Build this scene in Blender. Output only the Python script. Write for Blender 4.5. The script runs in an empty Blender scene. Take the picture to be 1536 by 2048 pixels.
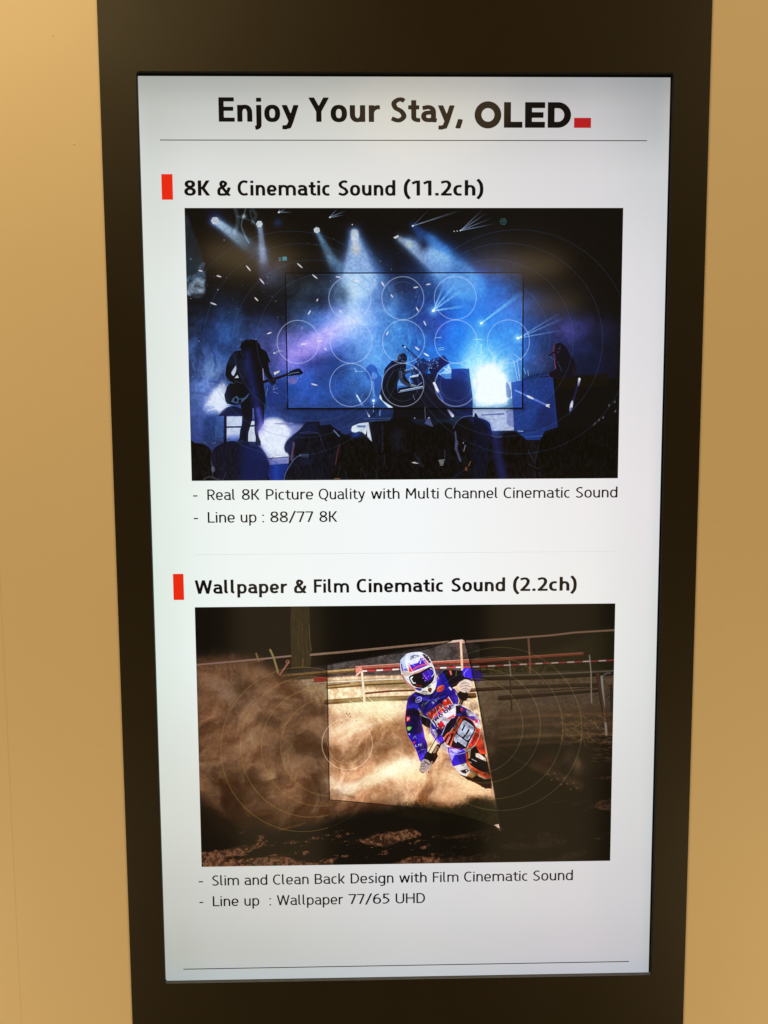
# A wall-mounted portrait display: world X right, Z up, Y into the wall; the screen glass lies in the plane Y = 0.
import bpy, bmesh, math, random
import numpy as np
from mathutils import Vector, Matrix

random.seed(7)
rng = np.random.default_rng(11)
scn = bpy.context.scene
col = scn.collection

# ---------------------------------------------------------------- camera
cam_d = bpy.data.cameras.new("camera")
cam = bpy.data.objects.new("camera", cam_d)
col.objects.link(cam)
scn.camera = cam
cam_d.sensor_fit = 'VERTICAL'
cam_d.sensor_height = 36.0
cam_d.lens = 27.07
cam_d.clip_start = 0.02
cam_d.clip_end = 60.0
cam.location = (-0.04849, -1.02252, 1.48002)
cam.rotation_euler = (math.radians(85.2002), math.radians(0.3167), math.radians(-1.0297))

# ---------------------------------------------------------------- light
scn.view_settings.view_transform = 'Standard'
scn.view_settings.look = 'None'
scn.view_settings.exposure = 0.0
scn.view_settings.gamma = 1.0

world = bpy.data.worlds.new("World")
scn.world = world
world.use_nodes = True
bg = world.node_tree.nodes["Background"]
bg.inputs[0].default_value = (1.0, 0.70, 0.36, 1)
bg.inputs[1].default_value = 0.125


def area_lamp(name, loc, aim, sx, sy, power, color=(1.0, 0.74, 0.42), shape='RECTANGLE'):
    d = bpy.data.lights.new(name, 'AREA')
    d.shape = shape
    d.size, d.size_y = sx, sy
    d.energy = power
    d.color = color
    o = bpy.data.objects.new(name, d)
    col.objects.link(o)
    o.location = loc
    o.rotation_euler = (Vector(aim) - Vector(loc)).to_track_quat('-Z', 'Y').to_euler()
    return o


WARM = (1.0, 0.815, 0.47)
area_lamp("ceiling_lamp", (-1.05, -0.95, 2.95), (-0.55, 0.0, 1.7), 0.9, 0.5, 18.5, WARM)
area_lamp("ceiling_lamp", (1.6, -1.2, 2.95), (0.7, 0.0, 1.7), 0.6, 0.5, 9.6, WARM)
area_lamp("added_floor_bounce", (-1.5, -1.0, 0.0), (-0.5, 0.0, 0.6), 0.6, 0.4, 11.5, WARM)  # this pair is added fill, standing in for bounce off the unseen floor
area_lamp("added_floor_bounce", (1.5, -1.0, 0.0), (0.5, 0.0, 0.6), 0.6, 0.4, 11.5, WARM)
REFLECTION_LAMPS = True
if REFLECTION_LAMPS:
    REF = (1.0, 0.67, 0.32)
    # rows of ceiling lights behind the camera, seen only as soft brown reflections in the glass
    area_lamp("room_ceiling_lamp", (0.22, -2.45, 2.92), (0.22, -2.45, 0.0), 0.70, 1.3, 2.0, REF, 'ELLIPSE')
    area_lamp("room_ceiling_lamp", (1.12, -5.3, 2.92), (1.12, -5.3, 0.0), 0.8, 0.7, 3.2, REF, 'ELLIPSE')
    area_lamp("room_ceiling_lamp", (1.62, -7.0, 2.92), (1.62, -7.0, 0.0), 1.0, 0.8, 4.0, REF, 'ELLIPSE')
    area_lamp("room_ceiling_lamp", (-0.95, -5.0, 2.92), (-0.95, -5.0, 0.0), 0.7, 0.9, 3.2, REF, 'ELLIPSE')
    # glowing panels added behind the camera, mirrored in the glass as lit wall strips
    area_lamp("added_wall_glow", (0.87, -3.0, 0.05), (0.87, 0.0, 0.05), 0.60, 2.4, 2.1, REF)
    area_lamp("added_wall_glow", (-0.55, -3.0, 0.05), (-0.55, 0.0, 0.05), 0.46, 2.4, 1.6, REF)

ZT = 1.95          # height of the top edge of the lit screen
XL = -0.3395       # left edge of the lit screen


def PX(mm):        # millimetres across the screen -> world X
    return XL + mm / 1000.0


def PZ(mm):        # millimetres from the top of the screen (negative down) -> world Z
    return ZT + mm / 1000.0


# ---------------------------------------------------------------- materials
def new_mat(name):
    m = bpy.data.materials.new(name)
    m.use_nodes = True
    nt = m.node_tree
    b = nt.nodes["Principled BSDF"]
    return m, nt, b


def bump(nt, b, scale, strength, dist=0.001, detail=4):
    tc = nt.nodes.new("ShaderNodeTexCoord")
    n = nt.nodes.new("ShaderNodeTexNoise")
    n.inputs["Scale"].default_value = scale
    n.inputs["Detail"].default_value = detail
    bp = nt.nodes.new("ShaderNodeBump")
    bp.inputs["Strength"].default_value = strength
    bp.inputs["Distance"].default_value = dist
    nt.links.new(tc.outputs["Object"], n.inputs["Vector"])
    nt.links.new(n.outputs["Fac"], bp.inputs["Height"])
    nt.links.new(bp.outputs["Normal"], b.inputs["Normal"])
    return tc


def mottled(nt, b, tc, c1, c2, scale):
    n = nt.nodes.new("ShaderNodeTexNoise")
    n.inputs["Scale"].default_value = scale
    n.inputs["Detail"].default_value = 5
    r = nt.nodes.new("ShaderNodeValToRGB")
    r.color_ramp.elements[0].position = 0.3
    r.color_ramp.elements[1].position = 0.7
    r.color_ramp.elements[0].color = (*c1, 1)
    r.color_ramp.elements[1].color = (*c2, 1)
    nt.links.new(tc.outputs["Object"], n.inputs["Vector"])
    nt.links.new(n.outputs["Fac"], r.inputs["Fac"])
    nt.links.new(r.outputs["Color"], b.inputs["Base Color"])


m_wall, nt, b = new_mat("cream_wall_paint")
tc = bump(nt, b, 14.0, 0.16, 0.004, 6)
mottled(nt, b, tc, (0.78, 0.575, 0.320), (0.805, 0.60, 0.340), 2.2)
b.inputs["Roughness"].default_value = 0.55

m_frame, nt, b = new_mat("dark_brown_frame_finish")
tc = bump(nt, b, 900.0, 0.25, 0.0004, 2)
mottled(nt, b, tc, (0.0135, 0.0085, 0.0030), (0.0175, 0.0115, 0.0045), 500.0)
b.inputs["Roughness"].default_value = 0.46
b.inputs["Specular IOR Level"].default_value = 0.30
n = nt.nodes.new("ShaderNodeTexNoise")          # handling marks: the sheen is uneven
n.inputs["Scale"].default_value = 7.0
n.inputs["Detail"].default_value = 6
mr = nt.nodes.new("ShaderNodeMapRange")
mr.inputs["To Min"].default_value = 0.36
mr.inputs["To Max"].default_value = 0.58
nt.links.new(tc.outputs["Object"], n.inputs["Vector"])
nt.links.new(n.outputs["Fac"], mr.inputs["Value"])
nt.links.new(mr.outputs["Result"], b.inputs["Roughness"])
b.inputs["Specular Tint"].default_value = (1.0, 0.85, 0.6, 1)

m_lit_edge, nt, b = new_mat("lit_cut_edge_of_frame")  # paler tone carries the light falling on the bottom ledge
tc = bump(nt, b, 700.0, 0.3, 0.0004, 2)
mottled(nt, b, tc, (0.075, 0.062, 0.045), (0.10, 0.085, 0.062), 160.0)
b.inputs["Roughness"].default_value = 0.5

m_shaded_edge, nt, b = new_mat("shaded_inner_edge_of_frame")  # darker tone carries the shade on the other inner walls
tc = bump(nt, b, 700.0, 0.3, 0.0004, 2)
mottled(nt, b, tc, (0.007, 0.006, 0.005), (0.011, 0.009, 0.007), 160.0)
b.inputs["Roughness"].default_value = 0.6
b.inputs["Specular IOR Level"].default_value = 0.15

m_border, nt, b = new_mat("black_display_border")
b.inputs["Base Color"].default_value = (0.004, 0.004, 0.005, 1)
b.inputs["Roughness"].default_value = 0.35


def glass_front(nt, b):
    # every lit pixel lies behind the same satin cover glass
    b.inputs["Base Color"].default_value = (0.0015, 0.0015, 0.0018, 1)
    b.inputs["Roughness"].default_value = 0.10
    b.inputs["IOR"].default_value = 1.5
    b.inputs["Emission Strength"].default_value = 1.0


def srgb(c):
    c = np.asarray(c, float)
    return np.where(c <= 0.04045, c / 12.92, ((c + 0.055) / 1.055) ** 2.4)


def lit_mat(name, rgb):
    m, nt, b = new_mat(name)
    glass_front(nt, b)
    b.inputs["Emission Color"].default_value = (*srgb(np.array(rgb) / 255.0), 1)
    return m


m_black = lit_mat("lit_black_lettering", (9, 6, 8))
m_red = lit_mat("lit_red", (231, 40, 14))
m_red2 = lit_mat("lit_deep_red", (180, 26, 30))
m_rule = lit_mat("lit_dark_rule", (34, 34, 36))
m_faint = lit_mat("lit_faint_rule", (214, 214, 214))

# lit white page: brightness and tint falloff painted into the emission
m_white, nt, b = new_mat("lit_white_page")
glass_front(nt, b)


def add_object(name, me, mat, parent=None):
    o = bpy.data.objects.new(name, me)
    if mat is not None:
        me.materials.append(mat)
    col.objects.link(o)
    if parent is not None:
        o.parent = parent
    return o


def image_material(name, arr):
    """arr: (h, w, 3) display values 0-1, computed below; row 0 at the top."""
    h, w, _ = arr.shape
    im = bpy.data.images.new(name, w, h, alpha=False, float_buffer=False)
    px = np.ones((h, w, 4), np.float32)
    px[:, :, :3] = np.clip(arr[::-1], 0, 1)
    im.pixels.foreach_set(px.ravel())
    im.update()
    im.pack()
    m, nt, b = new_mat(name)
    glass_front(nt, b)
    t = nt.nodes.new("ShaderNodeTexImage")
    t.image = im
    t.extension = 'EXTEND'
    t.interpolation = 'Cubic'
    nt.links.new(t.outputs["Color"], b.inputs["Emission Color"])
    return m


def sheet(name, x0, x1, z0, z1, y, mat, parent):
    me = bpy.data.meshes.new(name)
    v = [(PX(x0), y, PZ(z0)), (PX(x1), y, PZ(z0)), (PX(x1), y, PZ(z1)), (PX(x0), y, PZ(z1))]
    me.from_pydata(v, [], [(0, 1, 2, 3)])
    uv = me.uv_layers.new(name="uv")
    for i, c in enumerate([(0, 0), (1, 0), (1, 1), (0, 1)]):
        uv.data[i].uv = c
    return add_object(name, me, mat, parent)

# ---------------------------------------------------------------- wall
def prism(bm, pts, y_front, y_back):
    """extruded outline; pts counter-clockwise seen from the front, in world X/Z"""
    f = [bm.verts.new((x, y_front, z)) for x, z in pts]
    k = [bm.verts.new((x, y_back, z)) for x, z in pts]
    bm.faces.new(f)
    bm.faces.new(list(reversed(k)))
    n = len(pts)
    for i in range(n):
        j = (i + 1) % n
        bm.faces.new((f[j], f[i], k[i], k[j]))


def mesh_of(bm, name, smooth=False):
    me = bpy.data.meshes.new(name)
    bmesh.ops.recalc_face_normals(bm, faces=bm.faces)
    bm.to_mesh(me)
    bm.free()
    if smooth:
        me.polygons.foreach_set("use_smooth", [True] * len(me.polygons))
    return me


wall = bpy.data.objects.new("wall", None)
col.objects.link(wall)
wall.location = (0, 0, 0)
wall["kind"] = "structure"

WY = -0.0042                    # wall face, a little behind the front of the frame panel
SEAM = -0.5395                  # joint between the two wall panels, at the left


def wall_panel(x0, x1, y, bumps):
    bm = bmesh.new()
    e = 0.00025
    z0, z1 = -0.6, 3.2
    # chamfered slab
    f = [(x0 + e, y, z0), (x1 - e, y, z0), (x1 - e, y, z1), (x0 + e, y, z1)]
    s = [(x0, y + e, z0), (x1, y + e, z0), (x1, y + e, z1), (x0, y + e, z1)]
    k = [(x0, y + 0.03, z0), (x1, y + 0.03, z0), (x1, y + 0.03, z1), (x0, y + 0.03, z1)]
    F = [bm.verts.new(p) for p in f]
    S = [bm.verts.new(p) for p in s]
    K = [bm.verts.new(p) for p in k]
    bm.faces.new(F)
    bm.faces.new(list(reversed(K)))
    for i in range(4):
        j = (i + 1) % 4
        bm.faces.new((F[i], F[j], S[j], S[i]))
        bm.faces.new((S[i], S[j], K[j], K[i]))
    # paint blisters: shallow domes standing proud of the face
    for bx, bz, r, hgt in bumps:
        rings = [(1.0, -0.0003), (0.8, 0.18), (0.55, 0.6), (0.28, 0.9)]
        prev = None
        for rr, hh in rings:
            y_ = y - (hh * hgt * 2.2 if hh > 0 else hh)
            ring = [bm.verts.new((bx + r * rr * math.cos(t * math.pi / 6), y_, bz + 1.15 * r * rr * math.sin(t * math.pi / 6))) for t in range(12)]
            if prev:
                for t in range(12):
                    bm.faces.new((prev[t], prev[(t + 1) % 12], ring[(t + 1) % 12], ring[t])).smooth = True
            prev = ring
        c = bm.verts.new((bx, y - hgt * 2.2, bz))
        for t in range(12):
            bm.faces.new((prev[t], prev[(t + 1) % 12], c)).smooth = True
    me = mesh_of(bm, "wall_panel")
    return add_object("wall_panel", me, m_wall, wall)


blisters = [(-0.421, 1.8653, 0.00216, 0.00027), (-0.4422, 1.9963, 0.0018, 0.00023), (-0.4151, 1.3858, 0.00187, 0.00023), (-0.4192, 1.1821, 0.0013, 0.00016), (-0.4264, 1.1128, 0.00173, 0.00022), (-0.4154, 1.0812, 0.00187, 0.00023), (-0.4239, 0.9965, 0.00187, 0.00023), (-0.4183, 0.9228, 0.00187, 0.00023), (-0.5311, 0.7239, 0.00202, 0.00025), (0.4252, 1.5271, 0.00144, 0.00018), (0.4122, 1.3785, 0.00158, 0.0002),
            (0.4126, 1.3199, 0.00144, 0.00018), (0.4257, 1.2288, 0.00144, 0.00018), (0.4272, 2.0104, 0.00108, 0.00014), (-0.4171, 1.5959, 0.00158, 0.0002), (0.4517, 0.9152, 0.0013, 0.00016)]
wall_panel(-2.6, SEAM - 0.00005, WY + 0.0009, [b_ for b_ in blisters if b_[0] < SEAM - 0.01])
wall_panel(SEAM + 0.00005, PX(-46.1) - 0.0003, WY, [b_ for b_ in blisters if SEAM + 0.01 < b_[0] < 0])
wall_panel(PX(728.0) + 0.0003, 2.6, WY, [b_ for b_ in blisters if b_[0] > 0])

# ---------------------------------------------------------------- display
display = bpy.data.objects.new("wall_display", None)
col.objects.link(display)
display.location = (0, 0, 0)
display["label"] = "tall dark-framed portrait advertising screen on the cream wall, showing a white page with two pictures"
display["category"] = "display screen"

FD = 0.006                      # the frame stands this far in front of the glass
OX0, OX1, OZ0, OZ1 = PX(0.45), PX(680.9), PZ(-1211.3), PZ(2.6)
EX0, EX1, EZ0, EZ1 = PX(-46.1), PX(728.0), PZ(-1640), PZ(420)


def rounded(x0, x1, z0, z1, r, n=6):
    pts = []
    for cx, cz, a0 in ((x1 - r, z1 - r, 0), (x0 + r, z1 - r, 90), (x0 + r, z0 + r, 180), (x1 - r, z0 + r, 270)):
        for k in range(n + 1):
            a = math.radians(a0 + 90 * k / n)
            pts.append((cx + r * math.cos(a), cz + r * math.sin(a)))
    return pts


def frame_mesh():
    bm = bmesh.new()
    c = 0.0006
    inner = rounded(OX0, OX1, OZ0, OZ1, 0.0042)
    inner_f = rounded(OX0 - c, OX1 + c, OZ0 - c, OZ1 + c, 0.0042 + c)
    outer = rounded(EX0, EX1, EZ0, EZ1, 0.0008)
    outer_f = rounded(EX0 + c, EX1 - c, EZ0 + c, EZ1 - c, 0.0007)
    loops = [[(x, 0.0, z) for x, z in inner], [(x, -FD + c, z) for x, z in inner], [(x, -FD, z) for x, z in inner_f],
             [(x, -FD, z) for x, z in outer_f], [(x, -FD + c, z) for x, z in outer], [(x, 0.02, z) for x, z in outer]]
    V = [[bm.verts.new(p) for p in L] for L in loops]
    n = len(inner)
    for k in range(len(V) - 1):
        for i in range(n):
            j = (i + 1) % n
            f = bm.faces.new((V[k][i], V[k][j], V[k + 1][j], V[k + 1][i]))
            if k == 0:      # the inner edge: shade in its dark colour, lamplight in the bare ledge's paler one
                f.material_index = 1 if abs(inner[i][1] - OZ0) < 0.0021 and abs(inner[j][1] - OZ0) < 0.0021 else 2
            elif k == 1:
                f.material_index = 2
    return mesh_of(bm, "frame")


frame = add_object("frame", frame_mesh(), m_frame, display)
frame.data.materials.append(m_lit_edge)
frame.data.materials.append(m_shaded_edge)

# panel: black border sheet with the lit page in front of it
bm = bmesh.new()
prism(bm, [(PX(-12), PZ(-1224)), (PX(692), PZ(-1224)), (PX(692), PZ(12)), (PX(-12), PZ(12))], 0.0004, 0.0035)
border = add_object("panel_border", mesh_of(bm, "panel_border"), m_border, display)

page_x0, page_x1, page_z0, page_z1 = -2.4, 679.0, -1210.9, 0.0

# ---------------------------------------------------------------- lettering (own stroke alphabet; cap height = 1)
def arc(cx, cy, rx, ry, a0, a1, p=2.25, n=None):
    n = n or max(6, int(abs(a1 - a0) / 9))
    out = []
    for i in range(n + 1):
        a = math.radians(a0 + (a1 - a0) * i / n)
        c, s = math.cos(a), math.sin(a)
        out.append((cx + rx * math.copysign(abs(c) ** (2 / p), c), cy + ry * math.copysign(abs(s) ** (2 / p), s)))
    return out


def spline(pts, k=8):
    P = [pts[0]] + list(pts) + [pts[-1]]
    out = []
    for i in range(1, len(P) - 2):
        p0, p1, p2, p3 = (np.array(q, float) for q in P[i - 1:i + 3])
        for j in range(k):
            t = j / k
            out.append(tuple(0.5 * (2 * p1 + (p2 - p0) * t + (2 * p0 - 5 * p1 + 4 * p2 - p3) * t * t + (3 * p1 - p0 - 3 * p2 + p3) * t ** 3)))
    out.append(tuple(pts[-1]))
    return out


FLAT = 0.84      # horizontal strokes are a little thinner than stems


def glyph(ch, h, X):
    """-> (ink width, left bearing, right bearing, strokes, (ymin, ymax) clip)"""
    q = h * FLAT
    S, R, D = 0.10, 0.065, 0.02
    wn = 0.46 + 1.25 * h
    wo = 0.525 + 0.95 * h
    A = 1.03
    big = (-9, 9)
    if ch == 'E':
        w = 0.52 + h
        return w, S, .05, [[(h, 0), (h, 1)], [(h, 1 - q), (w - .02, 1 - q)], [(h, .53), (w - .05, .53)], [(h, q), (w, q)]], (0, 1)
    if ch == 'F':
        w = 0.48 + h
        return w, S, .03, [[(h, 0), (h, 1)], [(h, 1 - q), (w, 1 - q)], [(h, .52), (w - .05, .52)]], (0, 1)
    if ch == 'H':
        w = 0.66 + h
        return w, S, S, [[(h, 0), (h, 1)], [(w - h, 0), (w - h, 1)], [(h, .52), (w - h, .52)]], (0, 1)
    if ch == 'L':
        w = 0.48 + h
        return w, S, .02, [[(h, 0), (h, 1)], [(h, q), (w, q)]], (0, 1)
    if ch == 'K':
        w = 0.58 + h
        return w, S, D, [[(h, 0), (h, 1)], [(h, .5), (.18 + h, .5), (w - h * 1.1, 1.05)], [(.16 + h, .52), (w - h * .9, -.05)]], (0, 1)
    if ch == 'M':
        w = 0.76 + h
        return w, S, S, [[(h, 0), (h + .03, 1)], [(w - h, 0), (w - h - .03, 1)], [(h + .03, 1.0), (w / 2, .32), (w - h - .03, 1.0)]], (0, 1)
    if ch == 'P':
        w = 0.54 + h
        r = .27
        return w, S, R, [[(h, 0), (h, 1)], [(h, 1 - q), (w - .3, 1 - q)] + arc(w - h - .27, 1 - q - r, .27, r, 90, -90, 2.1) + [(h, 1 - q - 2 * r)]], (0, 1)
    if ch == 'R':
        w = 0.58 + h
        r = .25
        return w, S, D, [[(h, 0), (h, 1)], [(h, 1 - q), (w - .32, 1 - q)] + arc(w - h - .30, 1 - q - r, .27, r, 90, -90, 2.1) + [(h, 1 - q - 2 * r)],
                         [(w - .36, 1 - q - 2 * r), (w - h * 1.0, -.05)]], (0, 1)
    if ch == 'B':
        w = 0.57 + h
        r1, r2 = .225, (1 - 2 * q - .45) / 2
        ym = q + 2 * r2
        return w, S, R, [[(h, 0), (h, 1)], [(h, 1 - q), (w - .32, 1 - q)] + arc(w - h - .28, 1 - q - (1 - q - ym) / 2, .24, (1 - q - ym) / 2, 90, -90, 2.1) + [(h, ym)],
                         [(h, ym), (w - .3, ym)] + arc(w - h - .26, q + r2, .26, r2, 90, -90, 2.1) + [(h, q)]], (0, 1)
    if ch == 'D':
        w = 0.64 + h
        return w, S, R, [[(h, 0), (h, 1)], [(h, 1 - q), (w - .42, 1 - q)] + arc(w - h - .36, .5, .36, .5 - q, 90, -90, 2.2) + [(h, q)]], (0, 1)
    if ch == 'O':
        w = 0.76 + h
        return w, R, R, [arc(w / 2, .5, w / 2 - h, .51 - q, 0, 360, 2.1)], big
    if ch == 'C':
        w = 0.60 + h
        return w, R, .03, [arc(w * .60, .5, w * .60 - h, .51 - q, 57, 303, 2.2)], big
    if ch == 'Q':
        w = 0.74 + h
        return w, R, R, [arc(w / 2, .5, w / 2 - h, .51 - q, 0, 360, 2.1), [(w * .56, .10), (w * .84, -.17)]], big
    if ch == 'U':
        w = 0.64 + h
        return w, S, S, [[(h, 1), (h, .32)] + arc(w / 2, .32, w / 2 - h, .33 - q, 180, 360, 2.2) + [(w - h, .32), (w - h, 1)]], (-.02, 1)
    if ch == 'S':
        w = 0.52 + h
        return w, R, R, [spline([(w - .06 - .3 * h, .94 - q * .9), (w * .68, 1.01 - q), (w * .42, .99 - q), (h + .02, .77), (w * .30, .58), (w * .66, .44),
                                 (w - h - .005, .24), (w * .62, q + .005), (w * .36, q - .01), (.02 + .1 * h, .075 + q * .9)])], big
    if ch == 'Y':
        w = 0.66 + 1.2 * h
        return w, D, D, [[(h * .9, 1.03), (w / 2, .44), (w - h * .9, 1.03)], [(w / 2, .46), (w / 2, 0)]], (0, 1)
    if ch == 'W':
        w = 1.02 + 1.3 * h
        return w, D, D, [[(h * .9, 1.05), (w * .27, -.0), (w * .5, 1.0), (w * .73, -.0), (w - h * .9, 1.05)]], (0, 1)
    if ch == 'n' or ch == 'h':
        w = wn
        top = A if ch == 'h' else X
        ry = .27
        return w, S, .09, [[(h, 0), (h, top)], arc(w / 2, X - q + .01 - ry, w / 2 - h, ry, 180, 0, 2.3) + [(w - h, 0)]], (0, 9 if ch == 'h' else X + .012)
    if ch == 'm':
        a = 0.385 + .55 * h
        w = 2 * a + 2 * h
        ry = .25
        return w, S, .09, [[(h, 0), (h, X)], arc(h + a / 2, X - q + .01 - ry, a / 2, ry, 180, 0, 2.3) + [(h + a, 0)],
                           arc(h + 1.5 * a, X - q + .01 - ry, a / 2, ry, 180, 0, 2.3) + [(h + 2 * a, 0)]], (0, X + .012)
    if ch == 'u':
        w = wn
        ry = .27
        return w, .09, S, [[(w - h, 0), (w - h, X)], [(h, X)] + arc(w / 2, q - .01 + ry, w / 2 - h, ry, 180, 360, 2.3)], (-.012, X)
    if ch == 'r':
        w = 0.30 + 1.1 * h
        return w, S, D, [[(h, 0), (h, X)], arc(w * .95, X - q + .005 - .27, w * .95 - h, .27, 180, 84, 2.1)], (0, X + .012)
    if ch == 'o':
        w = wo
        return w, R, R, [arc(w / 2, X / 2, w / 2 - h, X / 2 - q + .012, 0, 360, 2.35)], big
    if ch == 'e':
        w = wo - .01
        yb = X * .47
        return w, R, R, [[(h + .02, yb), (w - h, yb)], [(w - h, yb)] + arc(w / 2, X / 2, w / 2 - h, X / 2 - q + .012, 8, 300, 2.3) + [(w - .07, .055 + q * .8)]], big
    if ch == 'c':
        w = 0.44 + .9 * h
        return w, R, .03, [arc(w * .62, X / 2, w * .62 - h, X / 2 - q + .012, 62, 298, 2.3)], big
    if ch == 'a':
        w = 0.49 + 1.3 * h
        r = w - h - .03
        top = arc(r - .22, X - q + .01 - .22, .22, .22, 118, 0, 2.3)
        bowl = [(r, X * .56 + q * .2), (.26, X * .56)] + arc(.24 + .3 * h, X * .28 + q * .5, .24 - .7 * h, X * .28 - q * .5, 90, 270, 2.3)[1:] + [(r - .12, q - .004), (r, .14)]
        return w, R, .05, [[(.055, X - .065 - q * .6)] + top + [(r, .12), (r + .012, q * 1.0), (w, q * .75)], bowl], (-.012, 9)
    if ch == 'i':
        w = 2 * h
        return w, S, S, [[(h, 0), (h, X)], [(h, .975 - 1.55 * h), (h, .985)]], big
    if ch == 'j':
        w = .16 + 2 * h
        x = w - h
        return w, -.10, S, [[(x, X)] + [(x, -.08)] + arc(x - .15, -.12, .15, .175 - q * .6, 0, -90, 2.2), [(x, .975 - 1.55 * h), (x, .985)]], big
    if ch == 'l':
        w = .13 + 2 * h
        return w, S, .06, [[(h, A), (h, .18)] + arc(h + .17, .18, .17, .18 - q, 180, 262, 2.2)], (0, 9)
    if ch == 't':
        w = .34 + 1.1 * h
        x = .12 + h
        return w, .03, .03, [[(x, .90), (x, .20)] + arc(x + .20, .20, .20, .205 - q, 180, 285, 2.2), [(0, X - q), (w - .01, X - q)]], big
    if ch in 'pdbg':
        w = wo + .005
        bowl = arc(w / 2, X / 2, w / 2 - h, X / 2 - q + .012, 0, 360, 2.35)
        if ch == 'p':
            return w, S, R, [[(h, X), (h, -.30)], bowl], (-9, X + .012)
        if ch == 'd':
            return w, R, S, [[(w - h, 0), (w - h, A)], bowl], (-.012, 9)
        return w, R, S, [[(w - h, X), (w - h, -.06)] + arc(w / 2 - .02, -.06, w / 2 + .02 - h, .235 - q, 0, -112, 2.2), bowl], (-9, X + .012)
    if ch == 'k':
        w = .50 + h
        return w, S, D, [[(h, 0), (h, A)], [(h, X * .46), (.14 + h, X * .48), (w - h * 1.1, X + .04)], [(.13 + h, X * .52), (w - h * .9, -.05)]], (0, 9)
    if ch == 's':
        w = 0.40 + h
        return w, R, R, [spline([(w - .05, X - .05 - q * .7), (w * .55, X + .01 - q), (h + .01, X * .73), (w * .45, X * .53), (w - h, X * .27), (w * .50, q - .01), (.02, .055 + q * .8)])], big
    if ch == 'y':
        w = .54 + 1.2 * h
        return w, D, D, [[(h * .85, X + .04), (w * .54, .05)], [(w - h * .85, X + .04), (w * .54, .02), (w * .42, -.18), (w * .22, -.31 + q), (.02, -.305 + q)]], (-.32, X)
    if ch == 'w':
        w = .80 + 1.2 * h
        return w, D, D, [[(h * .85, X + .05), (w * .27, .0), (w * .5, X), (w * .73, .0), (w - h * .85, X + .05)]], (0, X)
    if ch == '8':
        w = .54 + .9 * h
        return w, R, R, [arc(w / 2, .755, w / 2 - h - .03, .255 - q, 0, 360, 2.2), arc(w / 2, .265, w / 2 - h, .275 - q, 0, 360, 2.2)], big
    if ch == '&':
        w = .70 + h
        return w, R, D, [spline([(w - h * .6, -.03), (.24 + h, .52), (.14 + h, .78), (.34, 1.0 - q), (.50 + .2 * h, .80), (.40, .60), (.16, .45), (h + .01, .26),
                                 (.15, .04 + q * .6), (.34, q - .01), (.52, .10), (w - .14, .32), (w - .07, .54)], 7)], (-.015, 9)
    if ch == '1':
        w = .30 + 1.5 * h
        return w, .10, .16, [[(w - h, 0), (w - h, 1)], [(w - h, .98), (.02, .80)]], (0, 1)
    if ch == '2':
        w = .53 + .7 * h
        return w, R, .05, [spline([(.03, .90 - q * .6), (.22, 1.005 - q), (.38, .98 - q), (w - h - .03, .74), (.40, .47), (.10 + .3 * h, q + .02), (.06 + .5 * h, q - .03)]), [(.02, q), (w, q)]], (0, 9)
    if ch == '7':
        w = .56 + .5 * h
        return w, .04, D, [[(0, 1 - q), (w - h * .4, 1 - q)], [(w - h * .9, .99 - q * .6), (.14 + h, -.05)]], (0, 1)
    if ch == '6':
        w = .56 + .8 * h
        return w, R, R, [arc(w / 2, .31, w / 2 - h, .32 - q, 0, 360, 2.2), spline([(h, .33), (h + .03, .62), (.24, .87), (.46, 1.0 - q * .7)])], (-9, 1)
    if ch == '5':
        w = .50 + .8 * h
        return w, .07, R, [[(.07 + h, 1 - q), (w - .03, 1 - q)], spline([(.07 + h, 1.0), (.06 + h, .60), (.10 + h, .59), (.26, .61), (w - h, .32), (.26, q), (.02, .045 + q * .5)])], (-9, 1)
    if ch == '-':
        w = .36 + .5 * h
        return w, .1, .1, [[(0, .40), (w, .40)]], big
    if ch == ':':
        w = 2 * h * 1.15
        return w, .1, .1, [[(w / 2, .0), (w / 2, .12)], [(w / 2, .60), (w / 2, .72)]], big
    if ch == '.':
        w = 2 * h * 1.08
        return w, .12, .08, [[(w / 2, .0), (w / 2, 2 * h * .95)]], big
    if ch == ',':
        w = .12 + 1.6 * h
        return w, .05, .1, [[(w - h * .95, .125), (w - h * 1.2, .0), (.045 + h * .3, -.27)]], (-.26, .125)
    if ch == '/':
        w = .46 + h
        return w, D, D, [[(h * .6, -.12), (w - h * .6, 1.10)]], (-.08, 1.05)
    if ch == '(':
        w = .22 + 1.3 * h
        return w, .08, .03, [spline([(w - h * .3, 1.08), (h + .05, .80), (h, .43), (h + .05, .07), (w - h * .3, -.21)])], big
    if ch == ')':
        w = .22 + 1.3 * h
        return w, .03, .08, [spline([(h * .3, 1.08), (w - h - .05, .80), (w - h, .43), (w - h - .05, .07), (h * .3, -.21)])], big
    return .3, 0, 0, [], big


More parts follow.
